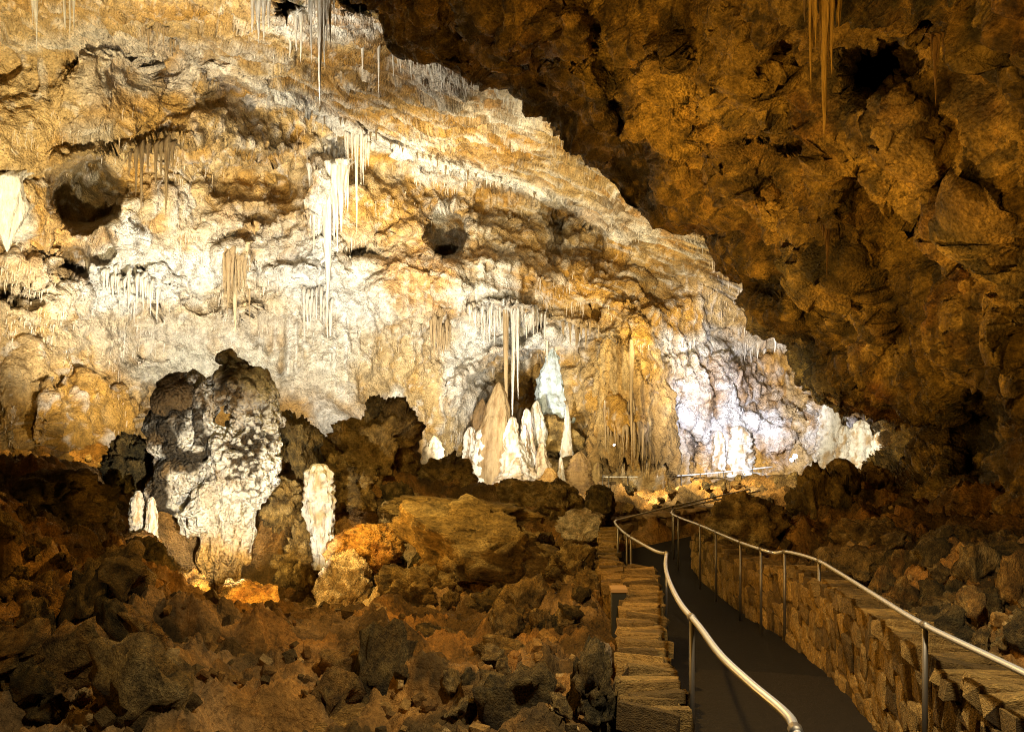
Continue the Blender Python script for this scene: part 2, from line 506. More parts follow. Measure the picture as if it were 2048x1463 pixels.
# pale calcite (w > 0 of CALC) and other stains of the rock, plus dark olive patches painted as shaded openings: (px, py, rx, ry, colour, weight)
far_stain_shade = [(150, 60, 260, 90, TAN, .7), (60, 180, 120, 150, np.array([.66, .46, .2]), .9), (230, 90, 260, 30, CALC, .5), (560, 60, 160, 80, TAN, .5), (450, 100, 130, 50, BROWN, .45), (520, 90, 40, 40, BROWN, .5),
             (630, 30, 120, 50, CALC, .9), (720, 60, 60, 30, CALC, .8), (900, 150, 140, 40, CALC, .7), (1000, 210, 120, 50, GREY, .8), (1060, 240, 60, 40, CALC, .5),
             (700, 160, 130, 60, RUST, .55), (850, 240, 160, 40, OCHRE, .6), (980, 310, 90, 40, RUST, .5), (1150, 330, 110, 70, TAN, .8), (1280, 440, 130, 60, GREY, .7),
             (750, 290, 160, 30, CALC, .9), (900, 345, 120, 20, CALC, .9), (560, 205, 120, 25, CALC, .8), (400, 150, 90, 40, CALC, .6),
             (220, 170, 110, 70, GREY, .6), (300, 220, 130, 50, OCHRE, .7), (470, 230, 100, 40, TAN, .6), (270, 130, 50, 30, CALC, .6), (170, 270, 60, 40, GREY, .6),
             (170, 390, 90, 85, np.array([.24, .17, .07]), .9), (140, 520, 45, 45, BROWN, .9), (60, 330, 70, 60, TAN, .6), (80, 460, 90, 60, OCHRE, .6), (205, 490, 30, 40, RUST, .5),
             (15, 430, 45, 90, CALC, .95), (250, 470, 40, 40, CALC, .95), (260, 570, 110, 80, CALC, .98), (390, 540, 120, 50, CALC, .7), (420, 360, 90, 60, TAN, .6),
             (650, 420, 50, 120, CALC, .9), (630, 560, 90, 90, CALC, .95), (500, 620, 160, 60, TAN, .6), (330, 640, 160, 40, TAN, .7), (470, 570, 30, 80, TAN, .6),
             (560, 390, 45, 45, OCHRE, .7), (480, 370, 60, 50, OCHRE, .5), (440, 660, 260, 50, GREY, .6), (420, 740, 200, 60, np.array([.62, .58, .46]), .9), (640, 740, 160, 90, np.array([.6, .54, .42]), .8),
             (680, 850, 70, 60, np.array([.68, .64, .56]), .9), (160, 840, 150, 130, OCHRE, .95), (50, 700, 110, 90, TAN, .6), (60, 850, 60, 100, OCHRE, .6), (30, 900, 60, 60, TAN, .5),
             (820, 420, 140, 70, OCHRE, .8), (900, 470, 42, 45, GREY, .9), (880, 425, 30, 16, CALC, .9), (840, 560, 110, 80, np.array([.55, .33, .14]), .95), (720, 600, 60, 90, CALC, .8),
             (1000, 540, 90, 40, GREY, .8), (980, 590, 90, 40, CALC, .9), (1150, 570, 140, 55, OCHRE, .95), (1100, 480, 160, 40, TAN, .6), (1320, 560, 110, 60, BROWN, .5), (1200, 510, 60, 50, OCHRE, .6),
             (1020, 670, 130, 60, CALC, .95), (1150, 680, 60, 40, CALC, .7), (930, 760, 60, 120, CALC, .7), (780, 760, 100, 100, TAN, .7), (850, 880, 50, 80, TAN, .6), (800, 830, 40, 60, CALC, .7),
             (1060, 770, 50, 60, OCHRE, .9), (1180, 760, 60, 90, TAN, .8), (1250, 800, 70, 130, OCHRE, .95), (1280, 640, 50, 50, OCHRE, .8), (1330, 800, 50, 100, OCHRE, .6), (1180, 920, 100, 50, BROWN, .7),
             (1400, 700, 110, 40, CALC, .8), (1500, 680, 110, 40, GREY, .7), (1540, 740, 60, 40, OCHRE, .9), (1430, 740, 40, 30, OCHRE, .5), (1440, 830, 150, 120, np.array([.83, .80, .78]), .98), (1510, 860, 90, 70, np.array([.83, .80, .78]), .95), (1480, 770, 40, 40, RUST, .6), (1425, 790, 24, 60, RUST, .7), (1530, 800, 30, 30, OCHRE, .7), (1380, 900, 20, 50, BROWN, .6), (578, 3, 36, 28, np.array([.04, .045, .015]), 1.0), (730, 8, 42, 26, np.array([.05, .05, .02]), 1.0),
             (1400, 800, 30, 60, OCHRE, .4), (1600, 820, 50, 60, TAN, .8), (1660, 850, 50, 40, CALC, .9), (1730, 880, 60, 60, CALC, .9), (1440, 940, 200, 30, OCHRE, .6), (1700, 960, 80, 40, TAN, .7)]


def far_wall():
    nx, ny = 900, 580
    px1 = np.concatenate([np.linspace(-420, 0, 60, endpoint=False), np.linspace(0, 1800, 780, endpoint=False), np.linspace(1800, 2050, 60)])
    py1 = np.concatenate([np.linspace(-420, 0, 60, endpoint=False), np.linspace(0, 980, 490, endpoint=False), np.linspace(980, 1100, 30)])
    px, py = [a.ravel() for a in np.meshgrid(px1, py1)]
    d = far_depth(px, py)
    V = np.stack([(px - CX) / FOC * d, d, -(py - CY) / FOC * d], -1)
    n = grid_normals(V, ny, nx)
    n *= np.sign(-n[:, 1:2] + 1e-6)
    crease = np.interp(px, *CREASE)
    ceil = 1 - sstep(-15, 25, py - crease)                # ceiling band
    wall = 1 - ceil
    cl = (-(px * 0) + 0)
    q = V.copy()
    # bedding streaks of the ceiling run down to the right, drips of the wall run straight down
    ang = R(20)
    u = (px * math.cos(ang) + py * math.sin(ang)) / 60.0
    v = (-px * math.sin(ang) + py * math.cos(ang)) / 7.0
    streak = fbm(np.stack([u, v, px * 0], -1), 0.7, 4, 0.6)
    flute = perlin(V * np.array([3.2, 1.2, 0.22])) + 0.5 * perlin(V * np.array([7.5, 2.5, 0.5]) + 5)
    tt = (crease - py) / 24.0 + 1.9 * fbm(np.stack([u * 0.25, v * 0.04, px * 0 + 8], -1), 1.0, 3)
    saw = tt - np.floor(tt)
    strata = (saw ** 1.5) * sstep(330, 480, px) * (0.25 + 0.75 * sstep(-0.25, 0.35, fbm(np.stack([u * 0.5, v * 0.12, px * 0 + 2], -1), 1.0, 3)))
    big = fbm(V, 0.22, 3)
    mid = fbm(V, 0.9, 5, 0.55, off=3.3)
    rid = ridged(V, 0.45, 5, 0.55, off=11.0)
    drip = sstep(0.0, 0.5, fbm(V, 0.25, 2, off=40.0) + 0.15)
    pop = np.zeros(len(px))
    mp = sstep(1310, 1380, px) * sstep(660, 720, py)
    sel = mp > 0.01
    pop[sel] = popcorn(V[sel], 2.2) * 0.14 + popcorn(V[sel], 5.5, 4.0) * 0.13 + popcorn(V[sel], 11.0, 6.0) * 0.06
    disp = 0.35 * big + 0.26 * mid * (1 - 0.7 * ceil) - 0.16 * (rid - 1.1) ** 2 * np.sign(rid - 1.1) * wall
    disp = disp * (1 - 0.45 * ceil * sstep(380, 520, px)) + ceil * 0.38 * strata + ceil * 0.26 * streak + wall * drip * 0.24 * flute + mp * 0.16 * flute + mp * pop
    drap = np.exp(-(((px - 1250) / 95) ** 2 + ((py - 830) / 110) ** 2))
    disp = disp + drap * 0.3 * flute
    for (x, y, rx, ry, a, k) in far_bumps:
        if k == 3:
            r = np.sqrt(((px - x) / rx) ** 2 + ((py - y) / ry) ** 2)
            disp = disp * (1 - 0.8 * (1 - sstep(0.8, 1.15, r)))
    V = V + n * disp[:, None]
    # colour of the rock, with painted dark openings and a painted lit lip
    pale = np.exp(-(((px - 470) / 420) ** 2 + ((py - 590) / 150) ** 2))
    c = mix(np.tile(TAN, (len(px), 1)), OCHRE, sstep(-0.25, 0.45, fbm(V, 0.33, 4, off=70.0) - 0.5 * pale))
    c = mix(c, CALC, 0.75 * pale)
    wj = fbm(V, 0.7, 4, off=21.0)
    c = mix(c, OCHRE, 0.55 * wall * sstep(0.15, 0.7, -mid))
    c = mix(c, BROWN, 0.5 * sstep(0.45, 0.9, fbm(V, 1.3, 5, 0.6, off=90.0)))
    jx, jy = px + 26 * wj, py + 26 * fbm(V, 0.7, 4, off=55.0)
    for (x, y, rx, ry, cc, w) in far_stain_shade:
        r = np.sqrt(((jx - x) / rx) ** 2 + ((jy - y) / ry) ** 2)
        c = mix(c, cc, w * (1 - sstep(0.45, 1.15, r)))
    st2 = fbm(np.stack([u * 0.9, v * 1.7, px * 0 + 3], -1), 0.7, 3, 0.6)
    right = sstep(420, 620, px)
    c = mix(c, CALC, (0.3 + 0.25 * right) * sstep(0.15, 0.55, streak) * ceil)
    c = mix(c, RUST, (0.3 + 0.5 * right) * sstep(0.1, 0.5, -streak) * ceil)
    c = mix(c, BROWN, 0.75 * right * sstep(0.1, 0.5, st2) * ceil)
    fib = wall * sstep(760, 900, px) * (1 - sstep(600, 660, py)) * (1 - sstep(1300, 1420, px))
    c = mix(c, CALC, 0.45 * fib * sstep(0.15, 0.6, streak))
    c = mix(c, RUST, 0.5 * fib * sstep(0.15, 0.6, -streak))
    c = mix(c, CALC, 0.5 * wall * drip * sstep(0.1, 0.7, flute))
    c = mix(c, TAN * 0.8, 0.5 * wall * drip * sstep(0.15, 0.7, -flute))
    c = mix(c, RUST, 0.75 * mp * sstep(0.15, 0.55, perlin(V * np.array([2.2, 1.0, 0.45]) + 31)))
    c = mix(c, OCHRE, 0.4 * wall * (1 - pale) * sstep(0.2, 0.8, -mid))
    c = mix(c, BROWN, 0.55 * pale * wall * sstep(0.3, 0.75, fbm(V * np.array([1, 1, 1.6]), 1.5, 4, 0.65, off=160.0)))
    band = np.exp(-((py + 12 - crease) / 13) ** 2) * sstep(420, 560, px) * (1 - sstep(1080, 1250, px))  # pale band painted in as the lamplit edge of the lip
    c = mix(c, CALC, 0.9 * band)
    c = mix(c, BROWN, 0.45 * sstep(0.5, 0.95, fbm(V, 1.9, 5, 0.65, off=95.0)))
    c = mix(c, CALC, 0.4 * sstep(0.35, 0.8, fbm(V, 1.7, 5, 0.6, off=130.0)))
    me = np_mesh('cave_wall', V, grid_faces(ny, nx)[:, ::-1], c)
    tag(link('cave_wall', me, M_FAR), 'lit far wall and sloping ceiling of the cave', kind='structure')
    return V, grid_normals(V, ny, nx), px, py, c


FAR_V, FAR_N, FAR_PX, FAR_PY, FAR_C = far_wall()

# ------------------------------------------------------------------ dark near wall on the right
EDGE = ([-400, -100, 0, 40, 90, 120, 190, 250, 310, 380, 430, 450, 530, 560, 630, 680, 750, 800, 835, 900, 930, 990, 1060, 1130, 1250],
        [430, 640, 735, 772, 800, 950, 1060, 1110, 1170, 1240, 1285, 1400, 1440, 1500, 1495, 1585, 1600, 1655, 1780, 1782, 1765, 1720, 1700, 1720, 1740])
right_pits = [(1740, 150, 62, 58, 4.5), (1785, 115, 45, 38, 3.0), (1265, 360, 62, 85, 1.8), (1400, 480, 50, 40, 1.0), (1640, 600, 60, 50, 1.2), (1855, 50, 35, 35, 1.0), (1590, 285, 55, 28, 1.4), (1530, 250, 40, 30, 0.8), (1960, 335, 28, 26, 1.2),
              (1690, 470, 40, 30, 1.2), (1240, 215, 40, 50, 0.9), (1560, 565, 90, 35, 1.0), (1960, 870, 45, 160, 1.6), (2000, 800, 60, 60, 1.3), (1860, 440, 60, 30, 0.7), (1290, 330, 60, 70, 1.0),
              (1060, 130, 60, 60, 0.8), (900, 60, 60, 40, 0.8), (1680, 660, 70, 60, 0.8), (2030, 80, 60, 60, 0.6), (1830, 640, 60, 80, .7), (1730, 860, 80, 30, .8)]


RIGHT = []


def right_d(px, py):
    """distance of the dark wall at a pixel"""
    V = RIGHT[0]
    qx = V[:, 0] / V[:, 1] * FOC + CX
    qy = CY - V[:, 2] / V[:, 1] * FOC
    m = (qx - px) ** 2 + (qy - py) ** 2 < 14 ** 2
    return float(V[m, 1].min())


right_ribs = [([(1340, 110), (1348, 240), (1335, 330)], 1.0, 30), ([(1450, 320), (1500, 410), (1570, 470), (1600, 560)], .9, 34), ([(1645, 270), (1662, 420), (1705, 600), (1740, 700)], 1.0, 36),
              ([(1800, 220), (1850, 420), (1905, 600), (1930, 740)], .8, 40), ([(1130, 40), (1185, 190), (1235, 290)], 1.1, 30), ([(960, 10), (1020, 120)], .9, 28), ([(1560, 640), (1650, 760), (1730, 850)], .8, 34),
              ([(1790, 660), (1840, 800), (1880, 980)], .8, 40), ([(1480, 40), (1500, 170), (1560, 240)], .9, 36), ([(1960, 420), (2010, 600), (2030, 780)], .7, 40), ([(1740, 250), (1760, 380), (1740, 470)], .6, 30), ([(850, 10), (900, 90)], .7, 24)]
right_shade_tones = [(1260, 360, 80, 110, 0, .85), (1235, 220, 50, 50, 0, .8), (1560, 270, 80, 40, 0, .85), (1620, 680, 160, 190, 0, .7), (1480, 480, 60, 60, 0, .7), (1980, 900, 70, 190, 0, .9), (2020, 90, 60, 110, 0, .8),  # shade and lit zones painted into the wall colour, plus red-brown spots
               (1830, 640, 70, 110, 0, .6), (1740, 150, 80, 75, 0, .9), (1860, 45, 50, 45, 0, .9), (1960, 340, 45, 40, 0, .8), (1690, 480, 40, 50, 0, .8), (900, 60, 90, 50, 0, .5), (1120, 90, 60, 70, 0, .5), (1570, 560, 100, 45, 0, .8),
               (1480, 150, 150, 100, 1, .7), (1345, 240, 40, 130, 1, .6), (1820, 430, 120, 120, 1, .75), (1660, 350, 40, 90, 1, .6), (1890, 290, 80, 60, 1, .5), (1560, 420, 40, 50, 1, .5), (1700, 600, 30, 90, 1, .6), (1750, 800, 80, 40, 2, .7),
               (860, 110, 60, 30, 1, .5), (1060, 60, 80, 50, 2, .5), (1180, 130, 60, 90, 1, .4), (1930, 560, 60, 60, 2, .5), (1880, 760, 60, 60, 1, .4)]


def right_wall():
    nb, nf, ny = 26, 470, 560
    py1 = np.linspace(-400, 1250, ny)
    xe = np.interp(py1, *EDGE)
    xe = np.convolve(np.pad(xe, 2, 'edge'), np.ones(5) / 5, 'valid')
    de = np.interp(py1, [-400, 0, 450, 830, 930, 1000, 1250], [12, 19, 26, 30, 28, 22, 19])
    dr = np.interp(py1, [-400, 0, 400, 800, 1100, 1250], [5.0, 8.0, 10.5, 12.0, 12.5, 12.0])
    uf = np.linspace(0, 1, nf) ** 1.05
    uf = uf * 1.5                                          # goes on past the frame's right edge
    PX = xe[:, None] + (2048 - xe)[:, None] * uf[None, :]
    DD = de[:, None] + (dr - de)[:, None] * np.minimum(uf, 1.0)[None, :] ** 0.72 + np.maximum(uf - 1, 0)[None, :] * -3.0
    tb = np.linspace(1, 0, nb, endpoint=False)
    PXb = xe[:, None] + 130 * (tb ** 2)[None, :]
    DDb = de[:, None] + 12 * (tb ** 0.8)[None, :] * 1.0
    px = np.concatenate([PXb, PX], 1).ravel()
    d = np.concatenate([DDb, DD], 1).ravel()
    py = np.repeat(py1, nb + nf)
    jw = np.stack([px / 50, py / 50, px * 0], -1)
    jx, jy = px + 14 * fbm(jw, 1, 3), py + 14 * fbm(jw, 1, 3, off=7.7)
    front = np.tile(np.concatenate([np.zeros(nb), np.ones(nf)]), ny)
    pit = np.zeros(len(px))
    for (x, y, rx, ry, a) in right_pits:
        r = np.sqrt(((jx - x) / rx) ** 2 + ((jy - y) / ry) ** 2)
        d = d + a * (1 - sstep(0.5, 1.1, r)) * front
        pit = np.maximum(pit, min(1.0, a / 2.5) * (1 - sstep(0.7, 1.4, r)))
    for pts, a, hw in right_ribs:
        for sh, k in ((0, -1.0), (hw * 2.2, 0.75)):
            best = np.full(len(px), 1e9)
            for i in range(len(pts) - 1):
                x0, y0 = pts[i][0] + sh, pts[i][1] + sh * .3
                ax, ay = pts[i + 1][0] - pts[i][0], pts[i + 1][1] - pts[i][1]
                u = np.clip(((jx - x0) * ax + (jy - y0) * ay) / (ax * ax + ay * ay), 0, 1)
                best = np.minimum(best, np.hypot(jx - x0 - u * ax, jy - y0 - u * ay))
            d = d + k * a * np.exp(-(best / hw) ** 2) * front
    V = np.stack([(px - CX) / FOC * d, d, -(py - CY) / FOC * d], -1)
    n = grid_normals(V, ny, nb + nf)
    n *= np.sign((-(n * V).sum(1))[:, None] + 1e-6) * np.where(front > 0, 1, 1)[:, None]
    k1 = popcorn(V, 2.4, 2.0)
    k2 = popcorn(V, 5.5, 5.0)
    low = sstep(380, 700, py)
    fl = perlin(V * np.array([3.0, 1.5, 0.35]))
    inner = np.tile(np.concatenate([np.zeros(nb), sstep(0.0, 0.30, uf)]), ny)
    rough = 0.35 + 0.65 * sstep(-0.25, 0.3, fbm(V, 0.5, 3, off=210.0))
    disp = (0.3 + 0.5 * inner) * fbm(V, 0.36, 3) + 0.22 * fbm(V, 1.5, 5, 0.58) - 0.22 * (ridged(V * np.array([1, 1, .55]), 0.7, 4) - 1.2)
    disp = disp + rough * ((0.16 + 0.12 * low) * k1 + (0.13 + 0.09 * low) * k2 + 0.05 * popcorn(V, 9.0, 8.0)) + 0.10 * fl * (1 - low)
    disp = disp * (1 - 0.85 * pit)
    V = V + n * disp[:, None]
    RIGHT.append(V)
    f1 = fbm(V, 0.5, 4, off=15.0)
    c = mix(np.tile(np.array([0.32, 0.20, 0.045]), (len(px), 1)), np.array([0.12, 0.075, 0.018]), sstep(-0.3, 0.4, f1))
    c = mix(c, np.array([0.52, 0.33, 0.07]), 0.8 * sstep(0.1, 0.7, fbm(V, 0.8, 5, 0.6, off=33.0)))
    c = mix(c, np.array([0.055, 0.048, 0.014]), 0.85 * sstep(0.05, 0.6, fbm(V, 0.33, 3, off=62.0)))
    c = mix(c, np.array([0.26, 0.12, 0.025]), 0.6 * sstep(0.2, 0.7, fbm(V, 0.7, 4, off=81.0)))
    vs = fbm(V * np.array([2.2, 1.2, 0.28]), 1.0, 4, 0.6, off=230.0)
    c = mix(c, np.array([0.50, 0.29, 0.06]), 0.55 * sstep(0.2, 0.6, vs))
    c = mix(c, np.array([0.07, 0.045, 0.013]), 0.6 * sstep(0.15, 0.6, -vs))
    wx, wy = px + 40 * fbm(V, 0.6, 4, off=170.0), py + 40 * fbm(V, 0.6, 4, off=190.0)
    for (x, y, rx, ry, k, w) in right_shade_tones:
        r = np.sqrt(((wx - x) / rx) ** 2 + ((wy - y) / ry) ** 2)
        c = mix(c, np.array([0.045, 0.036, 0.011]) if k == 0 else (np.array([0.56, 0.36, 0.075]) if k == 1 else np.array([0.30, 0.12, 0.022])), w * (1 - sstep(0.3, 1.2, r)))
    c = mix(c, np.array([0.035, 0.028, 0.01]), 0.75 * sstep(0.2, 0.7, fbm(V, 2.6, 4, 0.65, off=120.0)))
    c = mix(c, np.array([0.55, 0.36, 0.09]), 0.6 * sstep(0.25, 0.7, fbm(V * np.array([1, 1, .5]), 2.2, 4, 0.65, off=140.0)))
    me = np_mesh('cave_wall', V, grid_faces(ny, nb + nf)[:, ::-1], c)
    tag(link('cave_wall', me, M_NEAR), 'dark brown overhanging cave wall', kind='structure')


right_wall()

# ------------------------------------------------------------------ floor
PATH = [(1.30, 1.2, -1.95), (1.40, 2.7, -2.09), (1.60, 4.8, -2.35), (1.95, 7.4, -2.68), (2.25, 9.4, -2.93), (2.20, 12, -3.25), (2.45, 15.5, -3.69), (2.75, 17.6, -3.78), (4.2, 19.0, -3.80), (6.4, 21.0, -3.80)]
fl_ctrl = [P(*a) for a in [(-200, 1463, 4.2), (0, 1463, 4.6), (300, 1463, 4.9), (700, 1463, 5.1), (1000, 1463, 5.2), (1180, 1463, 5.0), (0, 1300, 6.6), (300, 1330, 6.6), (550, 1300, 8.5), (850, 1350, 7.6), (1050, 1350, 7.0),
           (0, 1150, 9.5), (150, 1150, 11), (300, 1200, 11), (480, 1255, 13), (700, 1225, 12.5), (900, 1235, 11), (1100, 1235, 10.5), (0, 965, 15), (200, 965, 15.5), (280, 1060, 15.5), (430, 1185, 17), (600, 1150, 16.5), (750, 1150, 15.5),
           (-300, 930, 14), (600, 960, 21), (735, 950, 22), (900, 990, 23), (1050, 1010, 21), (1180, 1060, 19.5), (1900, 1330, 5.6), (2048, 1260, 6.5), (1750, 1160, 9.5), (2048, 1140, 10.5), (1600, 1090, 15), (1500, 1085, 16), (1700, 1030, 17),
           (1900, 1105, 12), (2300, 1200, 8), (1450, 1030, 21.5), (1550, 990, 24), (1180, 1330, 7.0), (1190, 1200, 11), (2100, 1420, 4.6)]]
fl_ctrl += [Vector(a) for a in [(-8, 28, -3.8), (-14, 26, -3.0), (0, 30, -5.3), (3, 42, -7.0), (10, 42, -6.9), (6, 32, -5.2), (16, 40, -5.2), (-20, 45, -4), (0, 55, -7), (15, 55, -7), (30, 30, -3), (-30, 25, -2), (0, 1.5, -1.9), (-3, 1.5, -1.8), (4, 1.5, -1.7)]]
fl_ctrl += [Vector((a, b, c - 0.1)) for a, b, c in PATH[1:]]
fl_tps = TPS([(p.x, p.y) for p in fl_ctrl], [p.z for p in fl_ctrl], 10.0, 0.002)
PATH_P = np.array(PATH)


def path_z(y):
    return np.interp(y, PATH_P[:, 1], PATH_P[:, 2])


def path_x(y):
    return np.interp(y, PATH_P[:, 1], PATH_P[:, 0])


def floor_h(x, y):
    x = np.asarray(x, float)
    y = np.asarray(y, float)
    h = fl_tps(np.stack([x, y], -1))
    p = np.stack([x, y, x * 0], -1)
    near = sstep(3.0, 8.0, y) * 0.6 + 0.4
    h = h + near * (0.32 * fbm(p, 0.55, 3) + 0.27 * (ridged(p, 0.7, 5, 0.55, off=4.0) - 1.25)) + 0.12 * fbm(p, 2.2, 5, 0.62)
    lump = sstep(0.5, 3.0, -x - 0.0) + sstep(3.5, 5.0, x)
    h = h + near * lump * (0.30 * popcorn(p, 0.9, 3.0) + 0.10 * popcorn(p, 2.3, 7.0)) + 0.05 * popcorn(p, 3.6, 9.0) * sstep(-.2, .4, fbm(p, .8, 2, off=77.0)) + 0.03 * popcorn(p, 8.0, 5.0)
    for (cx, cy, rr, dp) in ((-5.3, 16.2, 2.6, 1.2), (-4.6, 14.0, 1.9, 1.0), (-3.6, 13.0, 1.8, 0.7)):
        h = h - dp * (1 - sstep(0.3, 1.3, np.hypot(x - cx, y - cy) / rr))
    # bed of the path
    best = np.full(len(x), 99.0)
    pz = np.zeros(len(x))
    for i in range(len(PATH) - 1):
        a, b = PATH_P[i], PATH_P[i + 1]
        ab = b[:2] - a[:2]
        t = np.clip(((x - a[0]) * ab[0] + (y - a[1]) * ab[1]) / (ab @ ab), 0, 1)
        dd = np.hypot(x - a[0] - t * ab[0], y - a[1] - t * ab[1])
        m = dd < best
        best = np.where(m, dd, best)
        pz = np.where(m, a[2] + t * (b[2] - a[2]), pz)
    k = 1 - sstep(0.75, 1.25, best)
    return np.where(k > 0, h * (1 - k) + np.minimum(h, pz - 0.15) * k, h)


def floor1(x, y):
    return float(floor_h(np.array([x]), np.array([y]))[0])


def cave_floor():
    nx, ny = 620, 430
    yy = np.geomspace(1.3, 58, ny)
    tt = np.linspace(-1.0, 1.05, nx)
    Y = np.repeat(yy, nx)
    X = np.tile(tt, ny) * Y
    H = floor_h(X, Y)
    V = np.stack([X, Y, H], -1)
    c = mix(np.tile(np.array([0.40, 0.20, 0.045]), (len(X), 1)), np.array([0.11, 0.064, 0.017]), sstep(-0.3, 0.35, fbm(V, 0.8, 5, 0.62, off=3.0)))
    c = mix(c, np.array([0.46, 0.29, 0.12]), 0.6 * sstep(0.1, 0.6, fbm(V, 0.8, 4, off=8.0)))
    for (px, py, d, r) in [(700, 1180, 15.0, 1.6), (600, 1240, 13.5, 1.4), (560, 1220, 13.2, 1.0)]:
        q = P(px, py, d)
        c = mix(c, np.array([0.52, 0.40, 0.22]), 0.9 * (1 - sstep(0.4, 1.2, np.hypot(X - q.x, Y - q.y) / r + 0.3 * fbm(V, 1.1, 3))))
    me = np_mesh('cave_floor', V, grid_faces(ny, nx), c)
    tag(link('cave_floor', me, M_FLOOR), 'rough ochre floor of the cave', kind='structure')


cave_floor()

# ------------------------------------------------------------------ boulders
_ico = {}


def ico(sub):
    if sub not in _ico:
        bm = bmesh.new()
        bmesh.ops.create_icosphere(bm, subdivisions=sub, radius=1.0)
        _ico[sub] = (np.array([v.co[:] for v in bm.verts]), np.array([[v.index for v in f.verts] for f in bm.faces]))
        bm.free()
    return _ico[sub]


def boulder_mesh(seed, sub=4, planes=16, rough=0.12, knob=0.0, tint='brown', stretch=(1, 1, 1)):
    rs = np.random.RandomState(seed)
    U, F = ico(sub)
    V = U.copy()
    for _ in range(planes):
        n = rs.normal(size=3)
        n /= np.linalg.norm(n)
        d = rs.uniform(0.50, 0.88)
        V = V - np.maximum(0, V @ n - d)[:, None] * n[None, :] * 0.92
    st = np.array(stretch)
    o = seed * 3.71 % 97
    disp = rough * (1.2 * fbm(V * st, 1.1, 3, off=o) + 1.0 * fbm(V * st, 3.0, 4, 0.6, off=o + 4) - 1.2 * (ridged(V * st, 1.6, 5, 0.6, off=o + 9) - 1.3))
    disp = disp - rough * 0.9 * np.clip(1 - np.abs(perlin(V * st * 2.1 + o + 50)) * 9, 0, 1) - rough * 0.55 * np.clip(1 - np.abs(perlin(V * st * 4.7 + o + 70)) * 7, 0, 1)
    if knob:
        disp = disp + knob * popcorn(V * st, 3.2, o) + knob * 0.5 * popcorn(V * st, 7.0, o + 3)
    V = V + U * disp[:, None]
    f1 = fbm(V * st, 1.3, 4, 0.6, off=o + 20)
    f2 = fbm(V * st, 2.4, 4, 0.6, off=o + 33)
    A, B, Cc = {'brown': ((.30, .185, .05), (.11, .068, .02), (.46, .32, .12)),
                'dark': ((.14, .09, .026), (.05, .037, .012), (.28, .19, .06)),
                'pale': ((.55, .43, .27), (.38, .26, .13), (.68, .58, .42)),
                'orange': ((.50, .27, .06), (.30, .14, .035), (.62, .40, .14)),
                'white': ((.76, .68, .54), (.45, .33, .18), (.82, .78, .68)),
                'red': ((.34, .18, .04), (.15, .08, .02), (.48, .31, .09))}[tint]
    c = mix(np.tile(np.array(A), (len(V), 1)), np.array(B), sstep(-0.2, 0.45, f1))
    c = mix(c, np.array(Cc), 0.7 * sstep(0.05, 0.6, f2))
    return np_mesh('boulder', V, F, c)


def boulder(seed, px, py, w, h, d, label, cat='boulder', name='boulder', depth=None, tint='brown', sub=5, rot=(0, 0, 0), group=None, **kw):
    k = d / FOC
    c = P(px, py, d)
    sx, sz = w * k / 2 * 1.12, h * k / 2 * 1.12
    sy = depth / 2 if depth else (sx + sz) / 2
    me = boulder_mesh(seed, sub, tint=tint, stretch=(sx / max(sx, sz), sy / max(sx, sz), sz / max(sx, sz)), **kw)
    o = link(name, me, M_BOULDER, loc=c, rot=rot, scl=(sx, sy, sz))
    return tag(o, label, cat, group)


BG = 'boulders of the jumbled cave floor'
boulder(1, 592, 880, 105, 170, 19.5, 'dark craggy leaning rock against the right side of the pale formation', rot=(0, R(-14), 0), tint='dark', rough=0.16, group=BG)
boulder(2, 738, 900, 200, 210, 21.5, 'big dark peaked boulder with a knobbed top before the bright wall', tint='brown', rough=0.17, planes=14, group=BG)
boulder(3, 752, 812, 46, 52, 21.3, 'small dark knob capping the peaked boulder', tint='dark', sub=4, rough=0.2, group=BG)
boulder(4, 888, 958, 150, 110, 22.5, 'jagged dark rock just right of the peaked boulder', tint='brown', rough=0.18, group=BG)
boulder(5, 1050, 1000, 120, 80, 21.5, 'brown mound of rock at the foot of the tan stalagmites', tint='brown', group=BG)
boulder(6, 1118, 1008, 90, 88, 20.0, 'rounded olive brown boulder below the squat orange stalagmite', tint='brown', group=BG, planes=7)
boulder(7, 1200, 1012, 72, 76, 19.6, 'smooth dark round boulder next to the railing bend', tint='dark', group=BG, planes=5, rough=0.06)
boulder(8, 1168, 1058, 112, 66, 18.0, 'pale flat-topped boulder left of the railing bend', tint='pale', group=BG)
boulder(9, 945, 1098, 330, 165, 14.2, 'huge tilted slab boulder with a dark crack under it', tint='brown', rot=(0, R(12), 0), depth=2.2, planes=16, rough=0.10, group=BG)
boulder(10, 930, 1022, 330, 62, 17.0, 'long low ledge of brown rock above the tilted slab', tint='brown', rot=(0, R(3), 0), depth=2.0, group=BG)
boulder(11, 1145, 1140, 120, 125, 13.2, 'brown block between the tilted slab and the stone wall', tint='brown', group=BG, planes=14)
boulder(12, 775, 1030, 44, 66, 17.0, 'small pale upright stone left of the long ledge', tint='pale', sub=4, group=BG)
boulder(13, 868, 1278, 92, 62, 9.3, 'smooth dark rounded boulder on the orange floor', tint='dark', planes=5, rough=0.06, group=BG)
boulder(14, 1090, 1250, 84, 40, 9.4, 'small dark square-edged block on the orange floor', tint='dark', sub=4, planes=16, group=BG)
boulder(15, 1000, 1290, 100, 46, 8.6, 'flat brown stone in front of the square-edged block', tint='brown', sub=4, group=BG)
boulder(16, 1180, 1400, 120, 230, 5.3, 'dark upright stump of rock with a pale rounded shoulder beside the stone wall', tint='dark', rough=0.14, group=BG, rot=(0, R(6), 0))
boulder(17, 1203, 1318, 44, 66, 5.5, 'pale rounded top of the upright rock stump', tint='pale', sub=4, planes=4, rough=0.05, group=BG)
